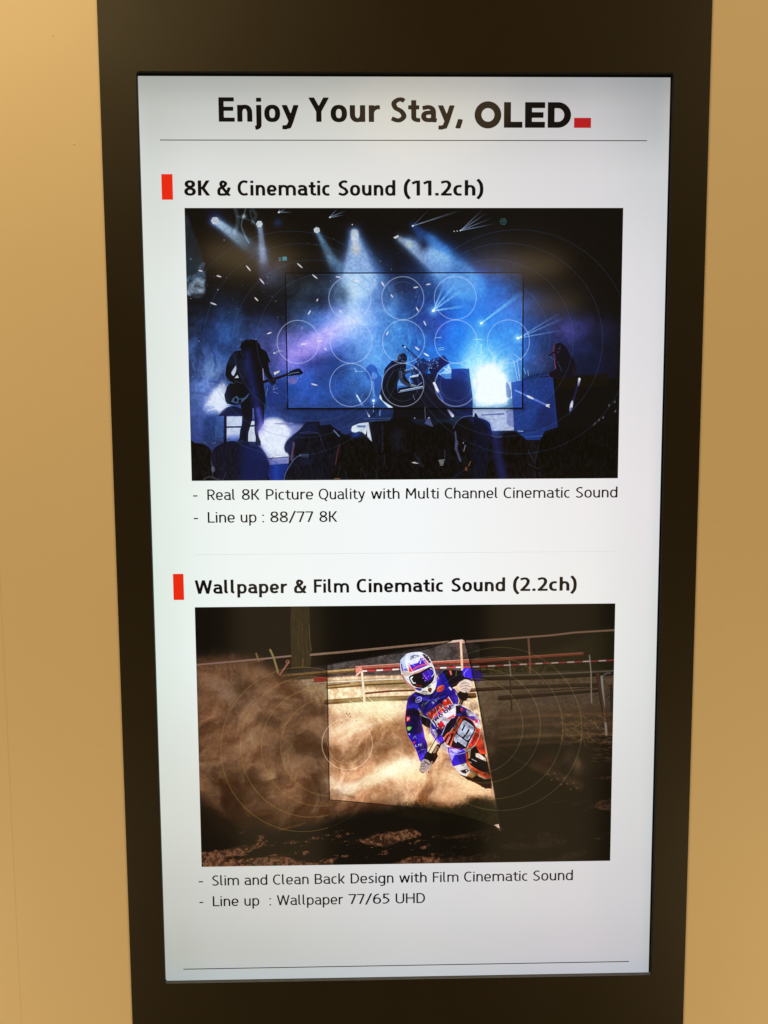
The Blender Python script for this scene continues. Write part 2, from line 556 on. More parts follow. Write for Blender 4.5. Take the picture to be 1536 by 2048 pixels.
def stroke_sdf(strokes, h, clip, x, y):
    d = np.full(x.shape, 9.0)
    for st in strokes:
        ds = np.full(x.shape, 9.0)
        n = len(st) - 1
        closed = math.hypot(st[0][0] - st[-1][0], st[0][1] - st[-1][1]) < 1e-6
        for i in range(n):
            (ax, ay), (bx, by) = st[i], st[i + 1]
            dx, dy = bx - ax, by - ay
            L = math.hypot(dx, dy)
            if L < 1e-9:
                continue
            ux, uy = dx / L, dy / L
            t = np.clip((x - ax) * ux + (y - ay) * uy, 0, L)
            e = np.hypot(x - ax - t * ux, y - ay - t * uy) - h * (1 - (1 - FLAT) * ux * ux)
            ds = np.minimum(ds, e)
        if not closed:              # square-cut ends
            for a, seq in ((st[0], st), (st[-1], st[::-1])):
                far = next((q for q in seq[1:] if math.hypot(q[0] - a[0], q[1] - a[1]) > .055), seq[-1])
                L = math.hypot(far[0] - a[0], far[1] - a[1])
                if L < 1e-6:
                    continue
                pl = -((x - a[0]) * (far[0] - a[0]) + (y - a[1]) * (far[1] - a[1])) / L
                near = np.hypot(x - a[0], y - a[1]) < 1.5 * h + .01
                ds = np.where(near, np.maximum(ds, pl), ds)
        d = np.minimum(d, ds)
    return np.maximum(d, np.maximum(clip[0] - y, y - clip[1]))


def march(sd, x0, y0, s):
    """inside of sd<0 on a regular grid -> polygons"""
    ny, nx = sd.shape
    ins = sd < 0
    full = ins[:-1, :-1] & ins[1:, :-1] & ins[:-1, 1:] & ins[1:, 1:]
    some = ins[:-1, :-1] | ins[1:, :-1] | ins[:-1, 1:] | ins[1:, 1:]
    polys = []
    for j in range(ny - 1):
        i = 0
        row = full[j]
        while i < nx - 1:
            if row[i]:
                k = i
                while k < nx - 1 and row[k]:
                    k += 1
                polys.append([(x0 + i * s, y0 + j * s), (x0 + k * s, y0 + j * s), (x0 + k * s, y0 + (j + 1) * s), (x0 + i * s, y0 + (j + 1) * s)])
                i = k
            else:
                i += 1
    for j, i in zip(*np.nonzero(some & ~full)):
        c = [(i, j), (i + 1, j), (i + 1, j + 1), (i, j + 1)]
        p = []
        for k in range(4):
            a, b_ = c[k], c[(k + 1) % 4]
            va, vb = sd[a[1], a[0]], sd[b_[1], b_[0]]
            if va < 0:
                p.append((x0 + a[0] * s, y0 + a[1] * s))
            if (va < 0) != (vb < 0):
                t = va / (va - vb)
                p.append((x0 + (a[0] + (b_[0] - a[0]) * t) * s, y0 + (a[1] + (b_[1] - a[1]) * t) * s))
        if len(p) >= 3:
            polys.append(p)
    return polys


_gcache = {}


def glyph_polys(ch, h, X):
    key = (ch, h, X)
    if key not in _gcache:
        w, lb, rb, st, clip = glyph(ch, h, X)
        s = 0.021
        xs = np.arange(-.1, w + .1, s)
        ys = np.arange(-.42, 1.2, s)
        gx, gy = np.meshgrid(xs, ys)
        _gcache[key] = (w, lb, rb, march(stroke_sdf(st, h, clip, gx, gy), xs[0], ys[0], s) if st else [])
    return _gcache[key]


def word_polys(word, h, X, x0, x1, base, cap):
    """fit the word between x0 and x1 (mm), its baseline at base (mm)"""
    pen, items = 0.0, []
    for k, ch in enumerate(word):
        w, lb, rb, P = glyph_polys(ch, h, X)
        if k:
            pen += lb * .66
        items.append((pen, P))
        pen += w
        if k < len(word) - 1:
            pen += rb * .66
    sx = (x1 - x0) / pen
    return [[(x0 + (ox + px) * sx, base + py * cap) for px, py in poly] for ox, P in items for poly in P]


def text_mesh(name, polys, mat, parent, y):
    V, F = [], []
    for p in polys:
        F.append(tuple(range(len(V), len(V) + len(p))))
        V += [(PX(a), y, PZ(b_)) for a, b_ in p]
    me = bpy.data.meshes.new(name)
    me.from_pydata(V, [], F)
    return add_object(name, me, mat, parent)


REG = (0.066, 0.735)
SEMI = (0.094, 0.70)
BOLD = (0.101, 0.69)

# ---------------------------------------------------------------- the page on the screen
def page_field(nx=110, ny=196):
    """brightness and tint of the white page, its falloff painted in over the panel (display values)"""
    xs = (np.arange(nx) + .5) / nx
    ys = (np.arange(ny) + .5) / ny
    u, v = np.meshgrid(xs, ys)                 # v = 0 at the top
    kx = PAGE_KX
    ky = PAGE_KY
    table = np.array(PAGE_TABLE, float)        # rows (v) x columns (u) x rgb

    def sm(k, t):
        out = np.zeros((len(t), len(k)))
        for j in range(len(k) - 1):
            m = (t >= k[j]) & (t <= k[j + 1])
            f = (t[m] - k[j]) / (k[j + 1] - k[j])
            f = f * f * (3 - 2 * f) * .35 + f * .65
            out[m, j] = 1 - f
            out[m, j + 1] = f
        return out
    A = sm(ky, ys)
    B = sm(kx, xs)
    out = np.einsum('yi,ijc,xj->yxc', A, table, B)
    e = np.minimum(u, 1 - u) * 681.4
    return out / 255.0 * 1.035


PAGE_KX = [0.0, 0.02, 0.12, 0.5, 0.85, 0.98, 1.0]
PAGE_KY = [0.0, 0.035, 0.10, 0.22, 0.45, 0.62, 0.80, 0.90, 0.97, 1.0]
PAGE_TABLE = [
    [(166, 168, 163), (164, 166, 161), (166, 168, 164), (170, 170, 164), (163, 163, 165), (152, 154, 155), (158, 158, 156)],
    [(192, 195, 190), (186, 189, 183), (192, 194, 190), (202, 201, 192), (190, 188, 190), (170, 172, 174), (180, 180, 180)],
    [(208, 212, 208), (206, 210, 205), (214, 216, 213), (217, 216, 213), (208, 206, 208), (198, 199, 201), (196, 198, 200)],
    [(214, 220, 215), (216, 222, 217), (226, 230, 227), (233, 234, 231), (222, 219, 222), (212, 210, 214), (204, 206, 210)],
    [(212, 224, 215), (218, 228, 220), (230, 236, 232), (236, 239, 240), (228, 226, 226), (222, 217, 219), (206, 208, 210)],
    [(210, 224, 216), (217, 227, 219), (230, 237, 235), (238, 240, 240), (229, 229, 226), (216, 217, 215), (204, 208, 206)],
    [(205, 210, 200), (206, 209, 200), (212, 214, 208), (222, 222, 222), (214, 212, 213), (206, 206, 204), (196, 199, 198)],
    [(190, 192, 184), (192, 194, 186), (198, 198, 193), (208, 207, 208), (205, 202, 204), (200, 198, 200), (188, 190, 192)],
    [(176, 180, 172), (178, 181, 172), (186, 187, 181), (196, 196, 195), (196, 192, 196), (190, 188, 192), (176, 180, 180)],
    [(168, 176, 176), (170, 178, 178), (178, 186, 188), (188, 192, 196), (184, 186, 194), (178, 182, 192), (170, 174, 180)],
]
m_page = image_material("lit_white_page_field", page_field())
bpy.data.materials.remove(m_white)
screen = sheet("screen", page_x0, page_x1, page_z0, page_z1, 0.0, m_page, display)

LY = -0.00025     # printed elements sit a hair in front of the page

lines = [
    ("title_text", None, BOLD, -55.6, 29.9, [("Enjoy", 101.3, 202.9), ("Your", 215.4, 306.1), ("Stay,", 320.6, 412.6)]),
    ("heading_text", None, SEMI, -146.85, 18.85, [("8K", 55.1, 88.6), ("&", 97.0, 114.2), ("Cinematic", 123.3, 242.6), ("Sound", 252.4, 325.9), ("(11.2ch)", 336.6, 439.5)]),
    ("caption_text", None, REG, -538.4, 14.15, [("-", 56.1, 61.9), ("Real", 75.0, 112.0), ("8K", 120.5, 144.5), ("Picture", 152.5, 215.1), ("Quality", 222.3, 284.1), ("with", 291.6, 329.8),
                                             ("Multi", 338.0, 381.9), ("Channel", 389.9, 461.2), ("Cinematic", 468.5, 557.9), ("Sound", 565.3, 621.3)]),
    ("caption_text", None, REG, -568.5, 14.25, [("-", 56.1, 62.0), ("Line", 74.8, 110.7), ("up", 118.3, 139.4), (":", 146.9, 149.5), ("88/77", 157.6, 214.9), ("8K", 222.8, 247.0)]),
    ("heading_text", None, SEMI, -664.1, 18.4, [("Wallpaper", 55.2, 178.2), ("&", 187.4, 204.1), ("Film", 214.3, 261.4), ("Cinematic", 271.6, 389.0), ("Sound", 399.0, 471.6), ("(2.2ch)", 482.2, 568.5)]),
    ("caption_text", None, REG, -1072.8, 14.6, [("-", 49.7, 55.9), ("Slim", 68.3, 105.4), ("and", 112.9, 144.6), ("Clean", 152.3, 201.7), ("Back", 210.0, 252.2), ("Design", 259.8, 319.3),
                                             ("with", 327.1, 365.5), ("Film", 374.0, 409.7), ("Cinematic", 417.4, 506.6), ("Sound", 513.7, 569.5)]),
    ("caption_text", None, REG, -1102.8, 14.6, [("-", 50.1, 55.5), ("Line", 68.6, 104.2), ("up", 112.2, 132.9), (":", 146.8, 149.3), ("Wallpaper", 157.1, 248.9), ("77/65", 256.5, 313.8), ("UHD", 322.1, 363.1)]),
]
for name, _, (h, X), base, cap, words in lines:
    P = []
    for wd, a, b_ in words:
        P += word_polys(wd, h, X, a, b_, base, cap)
    text_mesh(name, P, m_black, screen, LY)


# the heavy four-letter wordmark, drawn from outlines
def logo_polys():
    x0, y0, c = 427.7, -62.4, 31.6
    sx = (551.7 - 427.7) / 3.80
    s = .018
    xs = np.arange(-.05, 3.9, s)
    ys = np.arange(-.08, 1.1, s)
    x, y = np.meshgrid(xs, ys)

    def box(a, b_, c_, d_):
        return np.maximum(np.maximum(a - x, x - b_), np.maximum(c_ - y, y - d_))

    def ell(cx, cy, rx, ry):
        k = np.hypot((x - cx) / rx, (y - cy) / ry)
        return (k - 1) * min(rx, ry)
    d = np.maximum(ell(.525, .5, .525, .53), -ell(.525, .5, .255, .265))
    for bx in ((1.155, 1.43, 0, 1), (1.155, 1.885, 0, .235), (1.985, 2.26, 0, 1), (1.985, 2.775, .77, 1), (1.985, 2.715, .39, .61), (1.985, 2.775, 0, .235)):
        d = np.minimum(d, box(*bx))
    dd = np.maximum(np.minimum(box(2.88, 3.28, 0, 1), np.maximum(ell(3.28, .5, .52, .5), 3.2 - x)), -np.minimum(box(3.15, 3.28, .235, .765), np.maximum(ell(3.28, .5, .25, .265), 3.2 - x)))
    d = np.minimum(d, dd)
    return [[(x0 + px * sx, y0 + py * c) for px, py in p] for p in march(d, xs[0], ys[0], s)]


text_mesh("logo_text", logo_polys(), m_black, screen, LY)
sheet("logo_underscore", 555.7, 577.6, -62.4, -50.0, LY, m_red2, screen)
sheet("heading_marker", 26.4, 40.6, -152.0, -120.2, LY, m_red, screen)
sheet("heading_marker", 26.6, 40.6, -672.1, -636.8, LY, m_red, screen)
sheet("divider_line", 26.0, 650.6, -78.7, -77.65, LY, m_rule, screen)
sheet("divider_line", 56.6, 620.3, -611.4, -610.9, LY, m_faint, screen)
sheet("divider_line", 25.4, 650.8, -1194.7, -1193.5, LY, m_rule, screen)

# ---------------------------------------------------------------- painting toolkit for the two pictures shown on the screen
def lattice_noise(h, w, cell, seed):
    r = np.random.default_rng(seed)
    gy, gx = int(h / cell) + 4, int(w / cell) + 4
    g = r.random((gy, gx))
    y = np.arange(h) / cell
    x = np.arange(w) / cell
    yi, xi = y.astype(int), x.astype(int)
    fy, fx = y - yi, x - xi
    fy, fx = fy * fy * (3 - 2 * fy), fx * fx * (3 - 2 * fx)
    a = g[yi][:, xi] * (1 - fx) + g[yi][:, xi + 1] * fx
    b_ = g[yi + 1][:, xi] * (1 - fx) + g[yi + 1][:, xi + 1] * fx
    return a * (1 - fy[:, None]) + b_ * fy[:, None]


def fbm(h, w, cell, seed, octs=5, gain=.5):
    out = np.zeros((h, w))
    amp, tot = 1.0, 0
    for o in range(octs):
        c = cell / 2 ** o
        if c < 1.2:
            break
        out += amp * lattice_noise(h, w, c, seed + 17 * o)
        tot += amp
        amp *= gain
    return out / tot


def warp(f, dx, dy):
    h, w = f.shape
    y, x = np.mgrid[0:h, 0:w]
    xi = np.clip(x + dx, 0, w - 1.001)
    yi = np.clip(y + dy, 0, h - 1.001)
    x0, y0 = xi.astype(int), yi.astype(int)
    fx, fy = xi - x0, yi - y0
    return (f[y0, x0] * (1 - fx) * (1 - fy) + f[y0, x0 + 1] * fx * (1 - fy) + f[y0 + 1, x0] * (1 - fx) * fy + f[y0 + 1, x0 + 1] * fx * fy)


def smooth_closed(P, k=5):
    P = np.array(P, float)
    n = len(P)
    out = []
    for i in range(n):
        p0, p1, p2, p3 = P[i - 1], P[i], P[(i + 1) % n], P[(i + 2) % n]
        for j in range(k):
            t = j / k
            out.append(0.5 * (2 * p1 + (p2 - p0) * t + (2 * p0 - 5 * p1 + 4 * p2 - p3) * t * t + (3 * p1 - p0 - 3 * p2 + p3) * t ** 3))
    return np.array(out)


class Canvas:
    """a picture w x h; drawing units run over a four-cornered sketch quad (top-left, top-right, bottom-right, bottom-left)"""

    def __init__(self, w, h, quad):
        self.w, self.h = w, h
        src = [(0, 0), (w, 0), (w, h), (0, h)]
        A = []
        for (x, y), (u, v) in zip(src, quad):
            A.append([x, y, 1, 0, 0, 0, -u * x, -u * y, -u])
            A.append([0, 0, 0, x, y, 1, -v * x, -v * y, -v])
        H = np.linalg.svd(np.array(A, float))[2][-1].reshape(3, 3)
        y, x = np.mgrid[0:h, 0:w] + .5
        k = H[2, 0] * x + H[2, 1] * y + H[2, 2]
        self.X = (H[0, 0] * x + H[0, 1] * y + H[0, 2]) / k
        self.Y = (H[1, 0] * x + H[1, 1] * y + H[1, 2]) / k
        self.Hi = np.linalg.inv(H)
        self.px = 1.0 / 1.5
        self.im = np.zeros((h, w, 3))
        self.org, self.sc = (0, 0), 1.0

    def local(self, ox, oy, s):
        """following points are given in a magnified local sheet starting at (ox, oy)"""
        self.org, self.sc = (ox, oy), s

    def T(self, pts):
        return [(self.org[0] + p[0] / self.sc, self.org[1] + p[1] / self.sc) for p in pts]

    def win(self, x0, x1, y0, y1):
        c = np.array([(x0, y0, 1), (x1, y0, 1), (x1, y1, 1), (x0, y1, 1)]) @ self.Hi.T
        c = c[:, :2] / c[:, 2:]
        a, b_ = np.floor(c.min(0)).astype(int) - 1, np.ceil(c.max(0)).astype(int) + 1
        return slice(max(0, a[1]), max(0, min(self.h, b_[1]))), slice(max(0, a[0]), max(0, min(self.w, b_[0])))

    def put(self, sl, al, color, mode='mix'):
        if al.size == 0:
            return
        t = self.im[sl]
        if isinstance(color, np.ndarray) and color.ndim == 3:
            c = color[sl]
        else:
            c = np.array(color, float) / 255.0
        al = al[..., None]
        if mode == 'mix':
            t[:] = t * (1 - al) + c * al
        elif mode == 'add':
            t[:] = t + c * al
        elif mode == 'screen':
            t[:] = 1 - (1 - np.clip(t, 0, 1)) * (1 - c * al)
        elif mode == 'mul':
            t[:] = t * (1 - al + al * c)

    def poly_sd(self, P, sl):
        x, y = self.X[sl], self.Y[sl]
        d = np.full(x.shape, 1e9)
        ins = np.zeros(x.shape, bool)
        n = len(P)
        for i in range(n):
            ax, ay = P[i]
            bx, by = P[(i + 1) % n]
            ex, ey = bx - ax, by - ay
            L2 = ex * ex + ey * ey
            if L2 < 1e-12:
                continue
            t = np.clip(((x - ax) * ex + (y - ay) * ey) / L2, 0, 1)
            d = np.minimum(d, (x - ax - t * ex) ** 2 + (y - ay - t * ey) ** 2)
            if ay != by:
                m = (ay > y) != (by > y)
                ins ^= m & (x < (bx - ax) * (y - ay) / (by - ay) + ax)
        d = np.sqrt(d)
        return np.where(ins, -d, d)

    def poly(self, pts, color, alpha=1.0, blur=0.0, smooth=False, mode='mix', tex=None, rough=None):
        P = self.T(pts)
        if smooth:
            P = smooth_closed(P)
        P = np.array(P)
        blur = blur / self.sc
        m = blur + 2
        sl = self.win(P[:, 0].min() - m, P[:, 0].max() + m, P[:, 1].min() - m, P[:, 1].max() + m)
        if self.X[sl].size == 0:
            return
        d = self.poly_sd(P, sl)
        if rough is not None:
            d = d + rough[sl]
        bw = max(blur, .45)
        al = np.clip(.5 - d / (2 * bw), 0, 1)
        al = al * al * (3 - 2 * al) * alpha
        if tex is not None:
            al = al * tex[sl]
        self.put(sl, al, color, mode)

    def line(self, pts, width, color, alpha=1.0, blur=0.0, mode='mix', taper=None, curve=False, fade=None, dash=None):
        P = self.T(pts)
        if curve:
            P = spline(P, 8)
        wd, blur = width / self.sc / 2, blur / self.sc
        A = np.array(P)
        w2 = wd if taper is None else taper / self.sc / 2
        m = max(wd, w2) + blur + 2
        sl = self.win(A[:, 0].min() - m, A[:, 0].max() + m, A[:, 1].min() - m, A[:, 1].max() + m)
        x, y = self.X[sl], self.Y[sl]
        if x.size == 0:
            return
        tot = sum(math.hypot(P[i + 1][0] - P[i][0], P[i + 1][1] - P[i][1]) for i in range(len(P) - 1))
        best = np.full(x.shape, 1e9)
        pos = np.zeros(x.shape)
        run = 0
        for i in range(len(P) - 1):
            ax, ay = P[i]
            ex, ey = P[i + 1][0] - ax, P[i + 1][1] - ay
            L = math.hypot(ex, ey)
            if L < 1e-9:
                continue
            t = np.clip(((x - ax) * ex + (y - ay) * ey) / L / L, 0, 1)
            s = (run + t * L) / tot
            d = np.hypot(x - ax - t * ex, y - ay - t * ey) - (wd + (w2 - wd) * s)
            k = d < best
            best = np.where(k, d, best)
            pos = np.where(k, s, pos)
            run += L
        bw = max(blur, .4)
        al = np.clip(.5 - best / (2 * bw), 0, 1)
        al = al * al * (3 - 2 * al) * alpha
        if wd * 2 < .8:
            al = al * max(.35, wd * 2 / .8)
        if fade is not None:
            al = al * (fade[0] + (fade[1] - fade[0]) * pos)
        if dash is not None:
            al = al * (np.mod(pos * dash[0] + dash[2], 1) < dash[1])
        self.put(sl, al, color, mode)

    def blob(self, cx, cy, rx, ry, color, alpha=1.0, ang=0.0, mode='mix', tex=None, hard=1.0):
        (cx, cy), = self.T([(cx, cy)])
        rx, ry = rx / self.sc, ry / self.sc
        r = max(rx, ry) * 2.6
        sl = self.win(cx - r, cx + r, cy - r, cy + r)
        x, y = self.X[sl] - cx, self.Y[sl] - cy
        if x.size == 0:
            return
        c, s = math.cos(math.radians(ang)), math.sin(math.radians(ang))
        k = ((x * c + y * s) / rx) ** 2 + ((-x * s + y * c) / ry) ** 2
        al = np.exp(-k ** hard) * alpha
        if tex is not None:
            al = al * tex[sl]
        self.put(sl, al, color, mode)

    def oval(self, cx, cy, rx, ry, color, alpha=1.0, ang=0.0, blur=0.0, mode='mix', rough=None):
        c, s = math.cos(math.radians(ang)), math.sin(math.radians(ang))
        n = 28
        P = []
        for i in range(n):
            a = 2 * math.pi * i / n
            u, v = rx * math.cos(a), ry * math.sin(a)
            P.append((cx + u * c - v * s, cy + u * s + v * c))
        self.poly(P, color, alpha, blur, mode=mode, rough=rough)

    def ring(self, cx, cy, rx, ry, width, color, alpha=1.0):
        (cx, cy), = self.T([(cx, cy)])
        rx, ry, width = rx / self.sc, ry / self.sc, width / self.sc
        sl = self.win(cx - rx - 3, cx + rx + 3, cy - ry - 3, cy + ry + 3)
        x, y = self.X[sl] - cx, self.Y[sl] - cy
        if x.size == 0:
            return
        d = np.abs((np.hypot(x / rx, y / ry) - 1) * (rx + ry) / 2) - width / 2
        al = np.clip(.5 - d / .8, 0, 1) * alpha
        self.put(sl, al, color)

    def text(self, word, x, y, size, ang, color, h=.09, squeeze=1.0, alpha=1.0, slant=0.0, grow=0.0, X=.7):
        """word with its baseline start at (x, y), cap height size, turned by ang degrees"""
        (x, y), = self.T([(x, y)])
        size = size / self.sc
        grow = grow / self.sc
        c, s = math.cos(math.radians(ang)), math.sin(math.radians(ang))
        pen = 0.0
        for ch in word:
            w, lb, rb, st, clip = glyph(ch, h, X)
            pen += lb * .8
            if st:
                ex = pen * size * squeeze
                R = size * 1.7
                cx, cy = x + c * ex, y - s * ex
                sl = self.win(cx - R, cx + R, cy - R, cy + R)
                dx, dy = self.X[sl] - x, self.Y[sl] - y
                u = (dx * c - dy * s) / size
                v = (-dx * s - dy * c) / size
                u = (u - slant * v) / squeeze - pen
                if u.size:
                    d = stroke_sdf(st, h, clip, u, v) * size - grow
                    self.put(sl, np.clip(.5 - d / .8, 0, 1) * alpha, color)
            pen += w + rb * .8
        return pen * size * squeeze

    def crisp(self, r=2, amount=.6):
        """camera-like sharpening of the finished picture"""
        a = np.pad(self.im, ((r, r), (r, r), (0, 0)), mode='edge')
        b_ = np.zeros_like(self.im)
        for dy in range(2 * r + 1):
            b_ += a[dy:dy + self.h, r:r + self.w]
        a = np.pad(b_ / (2 * r + 1), ((0, 0), (r, r), (0, 0)), mode='edge')
        b_ = np.zeros_like(self.im)
        for dx in range(2 * r + 1):
            b_ += a[:, dx:dx + self.w]
        self.im = np.clip(self.im + amount * (self.im - b_ / (2 * r + 1)), 0, 1)

    def bloom(self, level=.7, radius=10, amount=.5, tint=(1, 1, 1)):
        """light spilling round the brightest areas, as a camera records it"""
        b_ = np.clip(self.im - level, 0, 1) / (1 - level)
        for _ in range(3):
            for ax in (0, 1):
                pad = [(0, 0)] * 3
                pad[ax] = (radius + 1, radius)
                q = np.cumsum(np.pad(b_, pad, mode='edge'), axis=ax)
                n = b_.shape[ax]
                lo_ = [slice(None)] * 3
                hi_ = [slice(None)] * 3
                lo_[ax], hi_[ax] = slice(0, n), slice(2 * radius + 1, 2 * radius + 1 + n)
                b_ = (q[tuple(hi_)] - q[tuple(lo_)]) / (2 * radius + 1)
        self.im = 1 - (1 - np.clip(self.im, 0, 1)) * (1 - np.clip(b_ * amount * np.array(tint), 0, 1))

    def curve(self, k):
        s = np.clip(self.im, 0, 1)
        self.im = s * (1 - k) + k * s * s * (3 - 2 * s)

    def speck(self, n, region, rmin, rmax, colors, seed, alpha=(.4, 1)):
        r = np.random.default_rng(seed)
        x0, x1, y0, y1 = region
        for _ in range(n):
            c = colors[r.integers(len(colors))]
            q = rmin + (rmax - rmin) * r.random() ** 3
            self.oval(x0 + (x1 - x0) * r.random(), y0 + (y1 - y0) * r.random(), q, q * (0.7 + .5 * r.random()), c, alpha[0] + (alpha[1] - alpha[0]) * r.random(), 180 * r.random(), blur=.35 * self.sc)

# ---------------------------------------------------------------- picture 1: a band on a blue-lit stage
W1, H1 = 1320, 816
c1 = Canvas(W1, H1, [(369, 415), (1247, 417), (1235, 957), (384, 961)])


def paint_band(c):
    h, w = c.h, c.w
    n1 = fbm(h, w, 210, 3, 6)
    n2 = fbm(h, w, 90, 5, 6, .55)
    n3 = fbm(h, w, 40, 9, 5, .6)
    wx = (fbm(h, w, 120, 21, 4) - .5) * 160
    wy = (fbm(h, w, 120, 22, 4) - .5) * 160
    smoke = np.clip((warp(n2, wx, wy) - .30) * 2.4, 0, 1)
    wisps = np.clip((warp(n3, wx, wy) - .38) * 3.0, 0, 1)
    soft = .55 + .45 * smoke
    c.im[:] = np.array([12, 9, 8]) / 255.0
    X, Y = c.X, c.Y
    # ---- smoke and light in the air
    B = c.blob
    B(480, 760, 130, 130, (40, 62, 135), .85, tex=soft)
    B(430, 690, 60, 60, (36, 50, 118), .8, tex=smoke)
    B(455, 665, 22, 60, (52, 88, 165), .55, ang=-12, tex=soft)
    B(480, 670, 12, 60, (70, 110, 185), .35, ang=-6)
    B(400, 780, 55, 70, (88, 100, 175), .9, tex=soft)
    B(405, 760, 40, 42, (128, 138, 190), .75, tex=wisps)
    B(425, 745, 28, 26, (168, 178, 168), .55, tex=wisps)
    B(420, 850, 70, 50, (92, 92, 178), .7, tex=soft)
    B(385, 880, 24, 40, (60, 60, 150), .6)
    B(520, 665, 45, 30, (62, 74, 140), .7, tex=soft)
    B(575, 700, 55, 46, (110, 84, 165), .85, tex=soft)
    B(560, 740, 60, 40, (98, 76, 150), .6, tex=soft)
    B(600, 770, 70, 60, (48, 60, 160), .8, tex=soft)
    B(540, 800, 60, 40, (62, 64, 160), .75, tex=soft)
    B(680, 790, 150, 70, (34, 62, 158), .8, tex=soft)
    B(650, 850, 150, 40, (48, 58, 150), .8, tex=soft)
    B(760, 660, 120, 110, (48, 86, 180), .85, tex=soft)
    B(820, 600, 95, 60, (38, 48, 120), .55, tex=soft)
    B(930, 680, 110, 130, (22, 84, 200), .95, tex=.75 + .25 * smoke)
    B(1000, 640, 80, 100, (30, 92, 196), .85, tex=.7 + .3 * smoke)
    B(1010, 600, 60, 50, (28, 66, 150), .6, tex=smoke)
    B(1070, 700, 60, 80, (46, 78, 170), .75, tex=soft)
    B(1150, 700, 75, 60, (40, 40, 120), .85, tex=soft)
    B(1165, 660, 60, 26, (58, 42, 112), .7, tex=soft)
    B(1130, 665, 32, 26, (84, 60, 140), .55, tex=soft)
    B(1085, 720, 26, 22, (118, 86, 160), .5, tex=soft)
    B(1195, 740, 40, 60, (18, 20, 66), .6)
    B(1075, 560, 60, 28, (10, 8, 10), .6)
    # lit haze inside and around the purple patch
    B(640, 690, 60, 34, (150, 108, 212), .9, ang=-24, tex=soft)
    B(600, 715, 38, 24, (158, 108, 200), .75, ang=-20)
    B(690, 650, 60, 34, (136, 134, 214), .85, tex=soft)
    B(720, 690, 60, 60, (96, 124, 205), .75, tex=soft)
    B(755, 720, 50, 50, (84, 132, 208), .7, tex=soft)
    B(640, 730, 50, 20, (18, 20, 84), .75, tex=soft)
    B(675, 735, 22, 46, (20, 32, 110), .6)
    B(620, 775, 60, 34, (32, 56, 160), .8, tex=soft)
    B(595, 600, 30, 40, (44, 58, 84), .7, tex=smoke)
    B(625, 575, 44, 22, (58, 76, 88), .6, tex=smoke)
    B(640, 600, 34, 26, (22, 26, 44), .5)
    B(640, 640, 40, 22, (58, 96, 190), .65, tex=soft)
    B(850, 640, 40, 60, (26, 24, 96), .75, tex=soft)
    B(880, 650, 22, 28, (36, 18, 84), .7)
    B(795, 580, 50, 34, (26, 26, 56), .7)
    B(790, 660, 34, 46, (50, 120, 196), .6, tex=soft)
    B(392, 740, 40, 90, (74, 96, 170), .7, tex=wisps)
    B(470, 700, 40, 50, (60, 92, 170), .6, tex=wisps)
    B(440, 800, 50, 40, (128, 130, 196), .6, tex=wisps)
    B(730, 640, 70, 60, (120, 140, 214), .55, tex=wisps)
    B(810, 700, 60, 60, (70, 140, 220), .6, tex=wisps)
    B(900, 740, 80, 50, (30, 96, 226), .8)
    B(690, 640, 44, 30, (158, 156, 224), .7, ang=-20, tex=soft)
    B(650, 670, 50, 16, (176, 140, 226), .6, ang=-28)
    B(740, 760, 60, 40, (60, 110, 210), .5, tex=soft)
    B(950, 640, 60, 80, (24, 84, 224), .6, tex=soft)
    B(560, 700, 40, 30, (150, 120, 200), .45, tex=wisps)
    B(1010, 680, 50, 60, (60, 130, 230), .6, tex=soft)
    c.im[:] = np.clip(c.im, 0, 1) * (.80 + .40 * n3[..., None]) * 1.06
    # ---- beams
    def beam(x0, y0, x1, y1, w0, w1, col_, a0, a1=0.0, blur=5, mode='screen'):
        c.line([(x0, y0), (x1, y1)], w0, col_, .62, blur, mode, taper=w1, fade=(a0, a1))
        c.line([(x0, y0), (x1, y1)], w0, col_, .55, blur * 3.2, mode, taper=w1 * 1.25, fade=(a0, a1 * .6))
    beam(432, 442, 505, 496, 12, 26, (196, 206, 222), .95, .10, 4)
    beam(432, 442, 545, 530, 14, 44, (58, 104, 158), .75, 0, 7)
    beam(520, 450, 527, 520, 9, 15, (160, 172, 214), .85, .45, 3)
    beam(524, 500, 538, 580, 14, 42, (112, 116, 160), .75, .05, 8)
    B(545, 545, 34, 30, (92, 96, 138), .65, tex=smoke)
    B(560, 530, 26, 12, (70, 66, 70), .5)
    B(635, 515, 62, 22, (52, 42, 22), .55, tex=soft)  # soft brown room reflection in the glass, painted into the picture
    beam(635, 463, 672, 535, 6, 24, (112, 160, 212), .9, .25, 4)
    beam(660, 515, 690, 545, 10, 30, (70, 112, 170), .6, .2, 6)
    beam(709, 466, 719, 560, 13, 72, (148, 160, 205), .95, .55, 6)
    beam(709, 466, 740, 600, 20, 110, (52, 96, 170), .65, .30, 9)
    beam(715, 540, 735, 660, 60, 110, (110, 124, 190), .5, .05, 16)
    B(703, 585, 22, 34, (172, 184, 202), .75)
    B(688, 590, 12, 22, (26, 40, 44), .55)
    c.poly([(703, 462), (716, 462), (716, 490), (712, 505), (706, 488)], (200, 198, 200), .9, 3, True)
    B(712, 500, 8, 9, (214, 204, 170), .8)
    beam(800, 478, 880, 528, 9, 46, (150, 172, 206), .95, .55, 5)
    beam(820, 484, 920, 560, 20, 70, (84, 110, 176), .7, .5, 8)
    B(819, 489, 7, 6, (214, 214, 170), .6, ang=30)
    beam(828, 452, 880, 510, 10, 46, (22, 52, 140), .8, .9, 6)
    beam(862, 482, 940, 570, 26, 60, (44, 92, 178), .75, .45, 8)
    B(906, 560, 50, 28, (84, 118, 186), .75, ang=25, tex=soft)
    B(925, 590, 40, 26, (58, 110, 186), .6, tex=soft)
